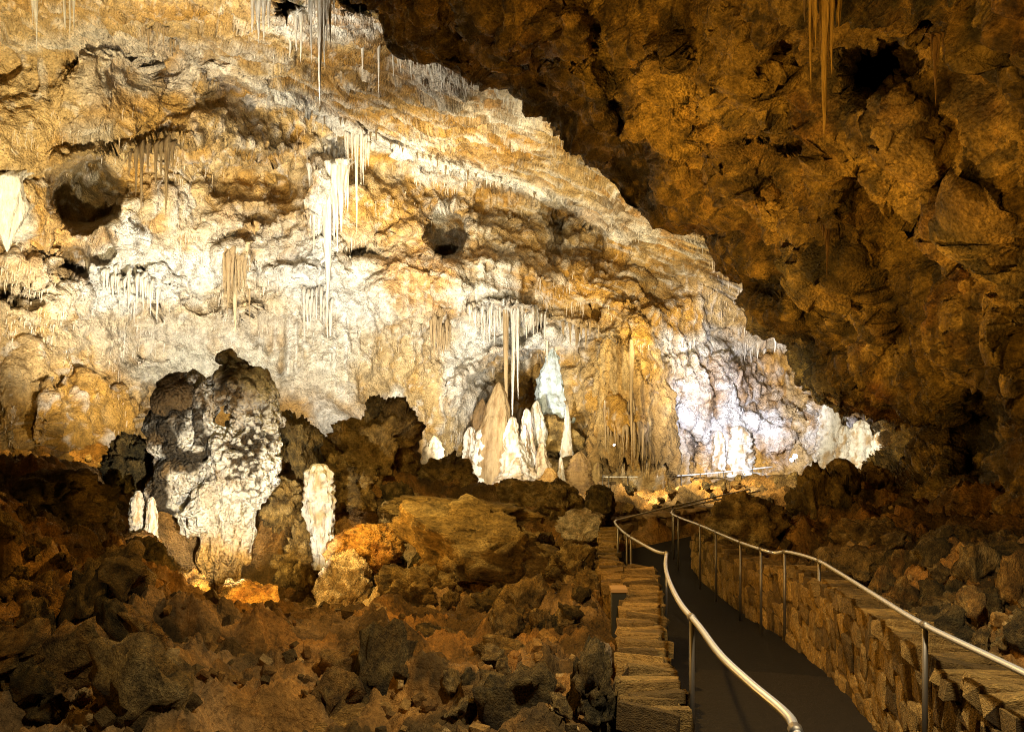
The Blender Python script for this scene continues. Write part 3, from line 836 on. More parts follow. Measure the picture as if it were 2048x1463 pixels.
boulder(18, 555, 1312, 250, 90, 8.4, 'broad dome of dark rock before the orange popcorn mound', tint='dark', depth=1.3, group=BG)
boulder(19, 600, 1372, 330, 110, 7.0, 'long fluted brown ledge in the lower left foreground', tint='red', depth=1.2, group=BG, rough=0.14)
boulder(20, 100, 1392, 230, 150, 5.4, 'large dark boulder in the bottom left corner', tint='dark', group=BG, rough=0.16)
boulder(21, 40, 1230, 150, 170, 7.5, 'warm brown boulder at the left border above the corner boulder', tint='red', group=BG)
boulder(22, 153, 1112, 84, 110, 11.5, 'rounded tan boulder catching light on the left slope', tint='brown', planes=6, rough=0.08, group=BG)
boulder(23, 130, 1010, 230, 120, 14.0, 'wide dark boulder heaped under the ochre wall at left', tint='dark', group=BG)
boulder(24, 20, 1060, 170, 130, 12.5, 'dark brown boulder at the left border beside the rounded tan boulder', tint='brown', group=BG)
boulder(25, 270, 930, 110, 110, 18.5, 'dark rock leaning behind the left side of the pale formation', tint='dark', group=BG, rough=0.18)
boulder(26, 290, 1150, 130, 130, 14.0, 'dark crumbly rock in front of the small stalagmite pair', tint='dark', knob=0.08, group=BG)
boulder(27, 350, 1270, 190, 130, 12.0, 'big dark lumpy rock left of the orange popcorn mound', tint='dark', knob=0.10, rough=0.12, group=BG)
boulder(28, 180, 1240, 130, 150, 8.5, 'dark fractured rock on the lower left slope', tint='dark', rough=0.17, group=BG)
boulder(29, 565, 1010, 80, 130, 19.2, 'brown rock beside the stem of the pale formation', tint='brown', group=BG, rough=0.16)
boulder(30, 606, 1118, 110, 140, 17.4, 'dark hollowed boulder right of the pale formation', tint='brown', group=BG, rough=0.2)
boulder(31, 690, 975, 150, 120, 19.0, 'brown broken rock under the peaked boulder', tint='brown', group=BG, rough=0.17)
boulder(32, 800, 1000, 90, 90, 19.5, 'dark wedge of rock between the peaked boulder and the ledge', tint='dark', group=BG)
boulder(33, 820, 1200, 170, 120, 12.5, 'rubbly dark brown mound under the tilted slab', tint='brown', knob=0.07, rough=0.16, group=BG)
boulder(34, 985, 1215, 140, 80, 11.3, 'low dark rock beneath the right end of the tilted slab', tint='dark', group=BG)
boulder(35, 760, 1330, 150, 110, 8.0, 'red brown rock left of the orange floor', tint='red', group=BG, rough=0.15)
boulder(36, 870, 1420, 190, 130, 6.0, 'dark brown rock at the bottom beside the orange floor', tint='red', group=BG, rough=0.15)
boulder(37, 330, 1420, 220, 90, 5.6, 'low red brown hump at the bottom left', tint='red', group=BG)
boulder(38, 640, 1450, 240, 70, 5.6, 'amber topped ledge cut by the bottom border', tint='orange', group=BG)
boulder(39, 1010, 1375, 140, 60, 7.2, 'low rusty slab on the orange floor', tint='red', sub=4, group=BG)
boulder(40, 1185, 1175, 80, 90, 11.8, 'tan rock leaning on the outer face of the stone wall', tint='brown', group=BG)
# right of the path
boulder(50, 1492, 1058, 185, 130, 14.8, 'big rounded brown boulder behind the right railing', tint='brown', group=BG, planes=8)
boulder(51, 1430, 1090, 80, 60, 15.4, 'small brown rock in front of the big rounded boulder', tint='brown', sub=4, group=BG)
boulder(52, 1640, 1040, 130, 220, 15.5, 'tall dark rock pillar at the foot of the right wall', tint='dark', knob=0.06, rough=0.16, group=BG)
boulder(53, 1682, 960, 64, 80, 17.0, 'round tan knob of rock on the dark rock pillar', tint='brown', planes=4, rough=0.07, sub=4, group=BG)
boulder(54, 1735, 985, 90, 100, 17.5, 'brown crumbly rock below the white popcorn columns', tint='brown', knob=0.1, group=BG)
boulder(55, 1760, 1090, 150, 120, 11.5, 'broad knobbly rock at the base of the right wall', tint='brown', knob=0.07, group=BG)
boulder(56, 1890, 1110, 150, 110, 10.5, 'dark knobbly rock right of the broad knobbly rock', tint='dark', knob=0.08, group=BG)
boulder(57, 2010, 1120, 120, 100, 9.5, 'smooth brown boulder at the right border', tint='brown', planes=5, group=BG)
boulder(58, 1930, 1220, 170, 100, 7.8, 'low brown rock behind the nearest railing post', tint='brown', knob=0.06, group=BG)
boulder(59, 1780, 1200, 110, 80, 8.6, 'small dark rock behind the right stone wall', tint='dark', sub=4, group=BG)
boulder(60, 1640, 1140, 110, 60, 11.5, 'flat brown rock by the kink of the right railing', tint='brown', sub=4, group=BG)
boulder(61, 2040, 1300, 160, 110, 5.8, 'brown boulder at the right border below the handrail', tint='brown', group=BG)

# smaller loose rocks: copies of a few shapes
rnd = random.Random(11)
loose_protos = [boulder_mesh(200 + i, 3, tint=('brown', 'dark', 'red', 'brown', 'dark', 'brown')[i % 6], rough=0.16, planes=12) for i in range(12)]
for me in loose_protos:
    me.materials.append(M_BOULDER)
loose_zones = [(-100, 1000, 280, 1440, 55, 'small loose brown rock in the dark heap at lower left', 'loose rocks of the left heap'),
               (640, 1080, 1180, 1440, 40, 'small loose rock strewn over the orange floor', 'loose rocks on the orange floor'),
               (1620, 1080, 2080, 1400, 55, 'small loose rock behind the right stone wall', 'loose rocks right of the path'),
               (1240, 960, 1600, 1050, 40, 'small pale stone on the slope beyond the railing bend', 'stones beyond the railing bend')]
Yg = np.geomspace(3.5, 45, 500)


def floor_hit(px, py):
    """where the line of sight through a pixel meets the floor"""
    X = (px - CX) / FOC * Yg
    Z = -(py - CY) / FOC * Yg
    h = floor_h(X, Yg)
    i = np.argmax(Z < h)
    return Vector((X[i], Yg[i], h[i])) if Z[i] < h[i] else None


for (x0, y0, x1, y1, n, lab, grp) in loose_zones:
    for _ in range(n):
        q = floor_hit(rnd.uniform(x0, x1), rnd.uniform(y0, y1))
        if q is None:
            continue
        if abs(q.x - path_x(q.y)) < 1.15 and q.y < 18:
            continue
        s = rnd.choice((0.08, 0.1, 0.13, 0.17, 0.28) if y1 > 1100 else (0.05, 0.07, 0.09)) * rnd.uniform(.8, 1.2) * (0.6 + q.y * 0.05)
        o = link('loose_rock', rnd.choice(loose_protos), loc=(q.x, q.y, q.z + s * 0.2),
                 rot=(rnd.uniform(0, 6), rnd.uniform(0, 6), rnd.uniform(0, 6)), scl=(s * rnd.uniform(.8, 1.4), s * rnd.uniform(.8, 1.4), s * rnd.uniform(.6, 1.0)))
        tag(o, lab, 'rock', grp)

def rubble():
    rs = np.random.RandomState(21)
    tmpl = []
    for me in stone_meshes(10, 1200, 5, 0.7):
        bm = bmesh.new()
        bm.from_mesh(me)
        bmesh.ops.triangulate(bm, faces=bm.faces)
        tmpl.append((np.array([v.co[:] for v in bm.verts]), np.array([[v.index for v in f.verts] for f in bm.faces])))
        bm.free()
    n = 3400
    y = np.exp(rs.uniform(math.log(3.6), math.log(26), n))
    x = rs.uniform(-0.66, 0.66, n) * y
    side = np.abs(x - path_x(y))
    keep = (side > 1.15) | (y > 19.5)
    dens = fbm(np.stack([x, y, x * 0], -1), 0.7, 3, off=300.0)
    keep &= (dens + rs.uniform(-.5, .5, n)) > -0.15
    x, y = x[keep], y[keep]
    z = floor_h(x, y)
    s = rs.choice([.025, .035, .05, .07, .10, .15], len(x), p=[.2, .25, .22, .17, .11, .05]) * (0.7 + y * 0.05)
    s = np.where(y < 9, np.minimum(s, 0.075), s)
    V, F, c, k = [], [], [], 0
    cols = np.array([[.36, .20, .05], [.22, .12, .03], [.12, .075, .022], [.46, .30, .11], [.30, .15, .035]])
    for i in range(len(x)):
        tv, tf = tmpl[rs.randint(10)]
        e = Euler(rs.uniform(0, 6.28, 3)).to_matrix()
        v = (tv * s[i] * rs.uniform(.7, 1.5, 3)) @ np.array(e).T + (x[i], y[i], z[i] + s[i] * .2)
        V.append(v)
        F.append(tf + k)
        c.append(np.tile(cols[rs.randint(5)], (len(v), 1)))
        k += len(v)
    me = np_mesh('rubble', np.concatenate(V), np.concatenate(F), np.concatenate(c), smooth=False)
    tag(link('rubble', me, M_FLOOR), 'small broken stones strewn over the cave floor', kind='stuff')


# ------------------------------------------------------------------ the big pale formation
def formation():
    D = 18.0
    parts = [(355, 795, 42, 42, -.1, .55), (385, 790, 30, 36, .1, .5), (345, 850, 42, 60, 0, .6), (372, 900, 62, 95, -.1, .75), (350, 975, 40, 62, -.05, .55), (425, 865, 20, 95, -.3, .4), (424, 780, 14, 20, -.2, .3),
             (470, 775, 40, 48, 0, .55), (458, 722, 9, 18, 0, .15), (500, 800, 38, 60, -.05, .5), (512, 850, 42, 60, .0, .55), (530, 885, 26, 30, -.1, .35), (480, 930, 68, 95, -.15, .7), (505, 940, 40, 70, -.05, .5), (448, 1000, 62, 92, -.15, .65),
             (384, 1030, 22, 50, -.1, .3), (441, 1085, 46, 80, -.1, .45), (446, 1140, 31, 50, -.05, .4), (484, 1075, 14, 60, .1, .25), (444, 1185, 34, 26, .0, .4)]
    bm = bmesh.new()
    for (px, py, rx, ry, dy, rd) in parts:
        c = P(px, py, D)
        c.y += dy
        m = Matrix.Translation(c) @ Matrix.Diagonal((rx * D / FOC, rd, ry * D / FOC, 1))
        bmesh.ops.create_icosphere(bm, subdivisions=3, radius=1.0, matrix=m)
    me = bpy.data.meshes.new('tmp')
    bm.to_mesh(me)
    bm.free()
    o = bpy.data.objects.new('tmp', me)
    COL.objects.link(o)
    md = o.modifiers.new('r', 'REMESH')
    md.mode = 'VOXEL'
    md.voxel_size = 0.026
    sm = o.modifiers.new('s', 'SMOOTH')
    sm.iterations = 6
    ev = o.evaluated_get(bpy.context.evaluated_depsgraph_get())
    m2 = bpy.data.meshes.new_from_object(ev)
    bpy.data.objects.remove(o)
    n = len(m2.vertices)
    V = np.empty(n * 3, np.float32)
    m2.vertices.foreach_get('co', V)
    V = V.reshape(-1, 3)
    N = np.empty(n * 3, np.float32)
    m2.vertices.foreach_get('normal', N)
    N = N.reshape(-1, 3)
    px = V[:, 0] / V[:, 1] * FOC + CX
    py = CY - V[:, 2] / V[:, 1] * FOC
    jn = fbm(V, 1.5, 3)
    low = sstep(960, 1040, py + 40 * jn)                   # fluted, smooth stem
    side = sstep(380, 470, px + 60 * jn)
    fl = perlin(V * np.array([6.5, 5.0, 0.6])) + 0.5 * perlin(V * np.array([14, 10, 1.2]))
    up = popcorn(V, 4.5, 1.0) * 0.12 + popcorn(V, 9.5, 2.0) * 0.075
    disp = 0.16 * fbm(V, 1.3, 4) + (1 - low) * (0.4 + 0.6 * side) * up + (0.05 + 0.09 * low) * fl
    for (x, y, rx, ry, a) in [(406, 840, 6, 80, -.16), (448, 830, 7, 80, -.18), (360, 915, 60, 12, -.22), (345, 880, 40, 10, -.10), (495, 855, 30, 9, -.16), (470, 905, 10, 60, -.18), (440, 1040, 4, 70, -.12), (408, 1080, 5, 60, -.16), (462, 1060, 3, 60, -.10), (385, 960, 40, 9, -.12), (370, 1020, 50, 9, .10), (330, 1040, 12, 60, -.15)]:
        disp = disp + a * np.exp(-((px + 10 * jn - x) / rx) ** 2 - ((py + 10 * jn - y) / ry) ** 2)
    V2 = V + N * disp[:, None]
    m2.vertices.foreach_set('co', V2.astype(np.float32).ravel())
    c = np.tile(np.array([.82, .77, .66]), (n, 1))
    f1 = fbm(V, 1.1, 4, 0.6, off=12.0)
    shade_patch = np.zeros(n)  # dark areas painted into the colour for the popcorn's shadows
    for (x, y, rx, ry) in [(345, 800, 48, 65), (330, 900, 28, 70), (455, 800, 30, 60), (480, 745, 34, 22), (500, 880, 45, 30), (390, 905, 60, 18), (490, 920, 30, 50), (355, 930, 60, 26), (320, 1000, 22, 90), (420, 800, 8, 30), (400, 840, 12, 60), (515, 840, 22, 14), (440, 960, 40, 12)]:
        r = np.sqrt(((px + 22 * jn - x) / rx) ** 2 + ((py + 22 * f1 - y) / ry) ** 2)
        shade_patch = np.maximum(shade_patch, 1 - sstep(0.7, 1.05, r))
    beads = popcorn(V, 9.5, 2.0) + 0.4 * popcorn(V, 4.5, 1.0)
    c = mix(c, np.array([.032, .021, .008]), 0.97 * shade_patch * (1 - 0.8 * side * sstep(0.62, 0.8, beads)))
    c = mix(c, np.array([.06, .036, .012]), 0.9 * (1 - low) * (0.45 + 0.55 * side) * (1 - sstep(0.16, 0.42, beads + 0.25 * f1)))  # gaps between beads painted dark as shade
    c = mix(c, np.array([.35, .22, .09]), 0.5 * (1 - low) * sstep(0.2, 0.6, f1))
    c = mix(c, np.array([.66, .36, .06]), 0.9 * sstep(1045, 1115, py + 30 * jn))  # warm lamp glow painted into the stem's colour
    c = mix(c, np.array([.22, .14, .05]), 0.5 * low * sstep(0.25, 0.7, -fl))
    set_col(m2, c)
    m2.polygons.foreach_set('use_smooth', np.full(len(m2.polygons), True))
    m2.update()
    tag(link('rock_formation', m2, M_CRUST), 'massive pale flowstone formation crusted with popcorn, lobes painted dark with shade and a narrow glow-tinted stem', 'formation')


formation()


# ------------------------------------------------------------------ stalagmites
def lathe(prof, nt, ns, seed, rough=0.30, flute=0.10, rings=0.05, ringn=11, knob=0.0, tint=(.78, .7, .56), tint2=(.5, .36, .2), lean=0.0):
    """unit-height stalagmite, radius 1 at the base; prof: [(height 0..1, radius 0..1)]"""
    t = np.linspace(0, 1, nt)
    r = np.interp(t, [a for a, b in prof], [b for a, b in prof])
    a = np.linspace(0, 2 * np.pi, ns, endpoint=False)
    T, A = [q.ravel() for q in np.meshgrid(t, a, indexing='ij')]
    Rr = np.repeat(r, ns)
    D = np.stack([np.cos(A), np.sin(A), T * 0], -1)
    q = np.stack([np.cos(A) * 1.2, np.sin(A) * 1.2, T * 3.0], -1)
    o = seed * 2.37
    m = rough * fbm(q, 1.3, 5, 0.65, off=o)
    if flute:
        m = m + flute * perlin(np.stack([np.cos(A) * 4, np.sin(A) * 4, T * 1.2], -1) + o)
    if rings:
        m = m + rings * np.abs(np.sin(T * np.pi * ringn + 0.8 * perlin(q + o)))
    if knob:
        m = m + knob * (popcorn(q, 2.2, o) + 0.5 * popcorn(q, 4.5, o))
    rad = Rr * (1 + m)
    V = np.stack([D[:, 0] * rad + lean * T + 0.17 * perlin(np.stack([T * 2, T * 0 + o, T * 0], -1)) * np.sign(T), D[:, 1] * rad, T + 0.02 * m * (Rr > 0)], -1)
    c = mix(np.tile(np.array(tint), (len(V), 1)), np.array(tint2), sstep(-0.05, 0.5, fbm(q, 1.4, 4, 0.6, off=o + 7)))
    F = grid_faces(nt, ns, True)
    return np_mesh('stalagmite', V, F, c)


CONE = [(0, 1.45), (.05, 1.12), (.15, .9), (.4, .62), (.7, .36), (.9, .21), (.97, .13), (1, 0.0)]
ROUND = [(0, 1.3), (.06, 1.05), (.3, .92), (.6, .74), (.8, .52), (.92, .3), (.98, .12), (1, 0.0)]
STACK = [(0, 1.35), (.06, 1.0), (.2, .8), (.5, .72), (.8, .6), (.92, .42), (.98, .2), (1, 0.0)]


def stalagmite(seed, px, tip, base, w, d, label, prof=CONE, lean=0.0, cat='stalagmite', group='stalagmites', m=None, **kw):
    k = d / FOC
    H = (base - tip) * k * 1.06
    me = lathe(prof, 70, 44, seed, lean=lean, **kw)
    o = link('stalagmite', me, m or M_CALCITE, loc=P(px, base, d) - Vector((0, 0, H * 0.06)), scl=(w * k / 2, w * k / 2, H))
    return tag(o, label, cat, group)


TANC, TAND = (.42, .29, .14), (.28, .17, .07)
SG = 'stalagmites in the bright alcove'
stalagmite(1, 988, 762, 985, 84, 42.5, 'tall smooth tan stalagmite, highest of the alcove group', ROUND, 0.25, tint=TANC, tint2=TAND, rough=0.10, group=SG)
stalagmite(2, 962, 796, 905, 46, 43.5, 'dark brown stalagmite left of the tall smooth tan one', ROUND, 0.1, tint=(.22, .13, .05), tint2=(.13, .08, .03), group=SG)
stalagmite(3, 1030, 832, 985, 96, 42.0, 'white ribbed cone in front of the tall tan stalagmite', CONE, -0.1, rings=0.12, ringn=12, flute=0.12, group=SG)
stalagmite(4, 1065, 815, 985, 76, 42.8, 'grey white leaning stalagmite with a long skirt right of the ribbed cone', CONE, -0.35, flute=0.2, tint=(.62, .54, .46), group=SG)
stalagmite(5, 1074, 800, 940, 46, 43.6, 'pale round-headed stalagmite below the bluish cone', ROUND, 0.0, tint=(.6, .55, .42), tint2=(.4, .3, .16), rings=0.06, group=SG)
stalagmite(6, 1134, 808, 940, 36, 43.5, 'small white speckled stalagmite right of the bluish cone', CONE, 0.0, rough=0.2, group=SG)
stalagmite(7, 1106, 690, 852, 86, 46.0, 'tall bluish white flowstone cone at the back of the alcove', [(0, 1), (.3, .86), (.6, .6), (.85, .32), (.96, .12), (1, 0)], 0.0, flute=0.16, tint=(.66, .74, .76), tint2=(.5, .58, .56), group=SG)
stalagmite(8, 1098, 934, 990, 84, 40.0, 'squat orange stalagmite at the front of the group', CONE, 0.0, tint=(.55, .32, .09), tint2=(.42, .22, .05), group=SG)
stalagmite(9, 966, 855, 985, 52, 42.4, 'white lumpy column of stacked calcite at the left of the group', STACK, 0.0, rings=0.22, ringn=6, knob=0.15, tint=(.86, .82, .7), group=SG)
stalagmite(10, 1121, 912, 985, 28, 41.0, 'thin white spike behind the squat orange stalagmite', CONE, 0.0, group=SG)
stalagmite(11, 1022, 912, 985, 110, 41.4, 'broad white flowstone skirt under the ribbed cone', CONE, 0.3, flute=0.25, rings=0.08, tint=(.72, .62, .5), group=SG)
for i, (px, tip, base, w, d, pr, tn, lab) in enumerate([
        (943, 852, 985, 40, 43.0, STACK, (.84, .78, .66), 'white crusted stump at the far left of the alcove group'),
        (1010, 806, 985, 52, 43.2, ROUND, TANC, 'brown shaded stalagmite half hidden behind the white ribbed cone'),
        (1047, 846, 985, 50, 42.3, CONE, (.78, .7, .58), 'pale stalagmite squeezed between the ribbed cone and the leaning one'),
        (1088, 884, 985, 56, 41.8, CONE, (.6, .46, .28), 'buff ribbed stalagmite behind the squat orange one'),
        (1160, 902, 985, 56, 41.5, ROUND, (.36, .22, .08), 'brown hump of a stalagmite right of the thin white spike'),
        (1187, 868, 985, 36, 42.0, STACK, (.48, .32, .12), 'ochre knobbed stalagmite beside the drapery')]):
    stalagmite(60 + i, px, tip, base, w, d, lab, pr, 0.1 * (i % 3 - 1), rings=0.1, ringn=13, flute=0.16, knob=0.12, tint=tn, tint2=TAND, group=SG)
SN = 'stalagmites near the pale formation'
stalagmite(12, 646, 926, 1125, 38, 16.8, 'slim white popcorn column standing free on the boulder slope', [(0, .7), (.1, .55), (.3, .75), (.5, .9), (.75, .95), (.9, .8), (.97, .45), (1, 0)], -0.5, rings=0.2, ringn=15, knob=0.7, tint=(.82, .77, .66), tint2=(.55, .42, .24), group=SN)
stalagmite(13, 274, 980, 1085, 34, 16.6, 'little white knobbed stalagmite, left one of the pair beside the formation', STACK, 0.0, knob=0.25, rings=.15, group=SN)
stalagmite(14, 303, 992, 1095, 30, 16.5, 'little fluted stalagmite, right one of the pair beside the formation', STACK, 0.0, flute=0.3, knob=0.1, group=SN)
stalagmite(15, 533, 735, 900, 30, 19.2, 'thin white stack of calcite beads rising behind the formation', STACK, 0.0, rings=0.35, ringn=5, tint=(.85, .8, .68), group=SN)
stalagmite(16, 457, 1155, 1215, 34, 16.0, 'short white speckled stump under the glow-tinted stem', STACK, 0.0, knob=0.2, group=SN)
SR = 'white columns at the end of the popcorn slope'
for i, (px, tip, base, w, d, lab) in enumerate([(1725, 838, 960, 60, 33.5, 'thick white ribbed column at the foot of the dark wall'), (1758, 862, 950, 34, 32.0, 'thin white ribbed column at the very edge of the dark wall'),
                                                (1662, 800, 930, 60, 37.0, 'broad white column left of the thick ribbed one'), (1437, 860, 965, 30, 42.5, 'white knobbed pillar under the popcorn slope above the far handrail'),
                                                (1478, 850, 945, 60, 43.0, 'wide white cone under the popcorn slope'), (1690, 850, 945, 40, 35.0, 'white pillar squeezed between the broad and the thick column')]):
    stalagmite(30 + i, px, tip, base, w, d, lab, STACK, 0.0, rings=0.16, ringn=9, knob=0.18, tint=(.84, .80, .70), group=SR)
stalagmite(40, 1345, 830, 960, 66, 43.6, 'grey draped stalagmite right of the brown drapery', ROUND, 0.1, flute=0.2, tint=(.5, .42, .28), tint2=(.34, .24, .11), group='stalagmites')
stalagmite(41, 868, 870, 985, 60, 36.5, 'tan ringed stalagmite behind the jagged dark rock', ROUND, 0.0, rings=0.12, tint=(.62, .5, .32), group='stalagmites')

# the fluted brown drapery bell to the right of the alcove
def drapery():
    nt, ns = 90, 160
    t = np.linspace(0, 1, nt)
    r = np.interp(t, [0, .1, .3, .55, .8, .95, 1], [1.0, 1.0, .97, .88, .68, .42, .2])
    a = np.linspace(0, 2 * np.pi, ns, endpoint=False)
    T, A = [q.ravel() for q in np.meshgrid(t, a, indexing='ij')]
    q = np.stack([np.cos(A), np.sin(A), T], -1)
    fl = perlin(q * np.array([9, 9, 1.0])) + 0.6 * perlin(q * np.array([20, 20, 1.6]) + 4)
    hem = 0.16 * perlin(np.stack([np.cos(A) * 7, np.sin(A) * 7, A * 0], -1)) + 0.10 * perlin(np.stack([np.cos(A) * 22, np.sin(A) * 22, A * 0], -1))
    m = 1 + 0.42 * fbm(q, 1.8, 5, 0.62) + (0.05 + 0.07 * (1 - T)) * fl
    rad = np.repeat(r, ns) * m
    k = 39.5 / FOC
    V = np.stack([np.cos(A) * rad * 84 * k + (T - .5) * -30 * k, np.sin(A) * rad * 1.9, (T * 1.0 + hem * (1 - T) ** 2) * 290 * k], -1)
    c = mix(np.tile(OCHRE * .5 + TAN * .5, (len(V), 1)), TAN, sstep(-.1, .4, fl + fbm(q, 3, 4)))
    c = mix(c, BROWN, 0.7 * (1 - sstep(.1, .5, T + .2 * fl)))
    c = mix(c, RUST, 0.5 * sstep(0.1, .6, fbm(q, 2.5, 4)))
    o = link('drapery', np_mesh('drapery', V, grid_faces(nt, ns, True), c), M_FAR, loc=P(1258, 925, 41.6))
    tag(o, 'large fluted brown drapery bell with a ragged hem right of the alcove', 'drapery')


drapery()

boulder(80, 1115, 872, 110, 84, 44.5, 'brown rock shelf carrying the bluish cone', tint='brown', sub=4, group=BG)
boulder(81, 1112, 950, 150, 96, 42.9, 'brown rock shelf under the pale round-headed stalagmite', tint='brown', sub=4, group=BG)

# popcorn mounds under the lamps
boulder(70, 488, 1228, 125, 100, 13.4, 'bright orange mound of cave popcorn under the pale formation', 'popcorn mound', 'popcorn_mound', tint='orange', knob=0.22, rough=0.08, planes=4)
boulder(71, 728, 1092, 120, 84, 15.2, 'golden mound of cave popcorn beside the slim white column', 'popcorn mound', 'popcorn_mound', tint='orange', knob=0.20, rough=0.08, planes=4)
boulder(72, 378, 1185, 70, 70, 15.6, 'dim orange crust of popcorn at the left foot of the formation', 'popcorn mound', 'popcorn_mound', tint='orange', knob=0.2, rough=0.08, planes=4)
boulder(73, 690, 1170, 90, 130, 14.6, 'whitish crusted mound below the slim white column', 'popcorn mound', 'popcorn_mound', tint='pale', knob=0.16, rough=0.1, planes=5)
boulder(74, 285, 1098, 70, 60, 16.4, 'orange popcorn crust around the little stalagmite pair', 'popcorn mound', 'popcorn_mound', tint='orange', knob=0.2, sub=4, planes=4)

# ------------------------------------------------------------------ stalactites
def tite_geo(seed, ns=10, nt=14, ax=0.0, ay=0.0, rad0=1.0, length=1.0, top=0.0, sail=False):
    t = np.linspace(0, 1, nt)
    r = np.interp(t, [0, .05, .16, .4, .7, .9, 1], [.55, 1.0, .70, .45, .26, .13, 0]) * rad0
    if sail:
        r = np.interp(t, [0, .15, .4, .62, .8, .93, 1], [.7, .95, 1, .8, .45, .18, 0])
    a = np.linspace(0, 2 * np.pi, ns, endpoint=False)
    T, A = [q.ravel() for q in np.meshgrid(t, a, indexing='ij')]
    q = np.stack([np.cos(A) * 1.6, np.sin(A) * 1.6, T * 2.6], -1) + seed * 5.13
    m = 1 + 0.4 * perlin(q) + 0.3 * perlin(q * np.array([2.6, 2.6, 1.4]) + 3) + 0.12 * perlin(q * np.array([1, 1, 7.0]))
    rad = np.repeat(r, ns) * m
    bend = 0.35 * rad0 * perlin(np.stack([T * 1.8, T * 0 + seed * 1.7, T * 0], -1)) * T
    root = np.clip(1 - T / .14, 0, 1) ** 1.5
    V = np.stack([ax + np.cos(A) * rad + bend, ay + np.sin(A) * rad + root * 1.7, -T * length - top + root * .03], -1)
    return V, grid_faces(nt, ns, True)[:, ::-1], q


def tite_mesh(seed, ns=10, nt=14, tint=(.80, .74, .62), tint2=(.55, .42, .25), bundle=0, flat=1.0, sail=False):
    rs = random.Random(seed)
    geo = []
    if bundle:
        geo.append(tite_geo(seed, 12, 24, 0, 0, .42, 1.0))
        for i in range(bundle):
            x = rs.uniform(-.8, .8)
            geo.append(tite_geo(seed + i + 1, 8, 16, x, rs.uniform(-.5, .5) * flat, rs.uniform(.16, .34), (1 - abs(x) * .62) * rs.uniform(.35, .95)))
    else:
        geo.append(tite_geo(seed, ns, nt, sail=sail))
    V, F, Q, n = [], [], [], 0
    for v, f, q in geo:
        V.append(v)
        F.append(f + n)
        Q.append(q)
        n += len(v)
    V, F, Q = np.concatenate(V), np.concatenate(F), np.concatenate(Q)
    c = mix(np.tile(np.array(tint), (len(V), 1)), np.array(tint2), sstep(0, .6, perlin(Q * 1.3 + 9)))
    me = np_mesh('stalactite_flat' if flat < 1 else 'stalactite', V, F, c)
    me.materials.append(M_CALCITE)
    return me


T_WHITE = [tite_mesh(i) for i in range(6)]
T_TAN = [tite_mesh(20 + i, tint=(.46, .32, .16), tint2=(.3, .19, .08)) for i in range(5)]
T_BROWN = [tite_mesh(30 + i, tint=(.26, .18, .085), tint2=(.16, .10, .045)) for i in range(5)]
T_BIG = [tite_mesh(40 + 20 * i, bundle=9) for i in range(4)]
T_SAIL = [tite_mesh(140, 40, 30, flat=.4, tint=(.82, .78, .7), tint2=(.7, .64, .54), sail=True)]
T_CASC = [tite_mesh(170, bundle=26, flat=.5)]
T_AMBER = [tite_mesh(200, bundle=16, tint=(.66, .42, .10), tint2=(.46, .26, .05))]
T_DIM = [tite_mesh(230 + 20 * i, bundle=8, tint=(.3, .17, .05), tint2=(.18, .1, .03)) for i in range(2)]
T_FLUTE = [tite_mesh(290, bundle=20, flat=.5, tint=(.60, .46, .26), tint2=(.36, .24, .1))]


def tite(protos, px, top, tip, w, label, group, d=None, off=0.1):
    if d is None:
        d = far_d1(px, top) - off
    k = d / FOC
    q = P(px, top, d)
    L = (tip - top) * k
    o = link('stalactite', rnd.choice(protos), loc=q + Vector((0, 0, 0.06 * L)), rot=(0, 0, rnd.uniform(-.15, .15)), scl=(w * k / 2 * rnd.choice((-1, 1)), w * k / 2, L * 1.06))
    return tag(o, label, 'stalactite', group)


GT = 'stalactites of the lit ceiling'
for (px, a, b, w, lab) in [(73, -40, 102, 30, 'wide bluish white stalactite hanging at the top left corner'), (129, -30, 64, 13, 'white stalactite, left one of three beside the wide bluish one'), (140, -30, 72, 12, 'white stalactite, middle one of three beside the wide bluish one'), (148, -30, 66, 10, 'white stalactite, right one of three beside the wide bluish one'),
                           (640, -40, 215, 56, 'longest white stalactite with a needle tip at the top of the ceiling'), (622, -30, 130, 26, 'white stalactite joined to the left of the longest one'), (660, -30, 96, 28, 'white stalactite joined to the right of the longest one'),
                           (580, 15, 116, 20, 'white stalactite left of the longest one beside a dark gap'), (592, 25, 104, 16, 'thin white stalactite right of the dark gap'), (602, 25, 126, 14, 'needle of white calcite between the dark gap and the longest stalactite'),
                           (505, -25, 70, 20, 'first white stalactite of the fringe left of the dark gap'), (516, -20, 90, 18, 'longest white stalactite of the fringe left of the dark gap'), (527, -15, 84, 16, 'third white stalactite of the fringe left of the dark gap'), (537, -10, 64, 14, 'short white stalactite at the right end of that fringe'),
                           (757, 88, 192, 9, 'dark thin stalactite hanging alone in front of the ceiling streaks'), (725, 85, 162, 10, 'pale thin stalactite left of the lone dark one'), (786, 95, 158, 8, 'short pale stalactite right of the lone dark one')]:
    tite(T_BIG if w > 24 else T_WHITE, px, a, b, w, lab, GT)
G2 = 'long stalactites at the middle of the wall'
for (px, a, b, w, lab) in [(713, 262, 472, 30, 'very long white stalactite hanging from the bright ceiling lip'), (696, 265, 345, 20, 'white stalactite left of the very long one'), (727, 272, 372, 22, 'white stalactite right of the very long one'), (736, 285, 335, 12, 'short white stalactite at the right end of the cluster on the lip')]:
    tite(T_BIG if w > 19 else T_WHITE, px, a, b, w, lab, G2, d=far_d1(713, 262) - 0.5)
G3 = 'dark stalactites under the left overhang'
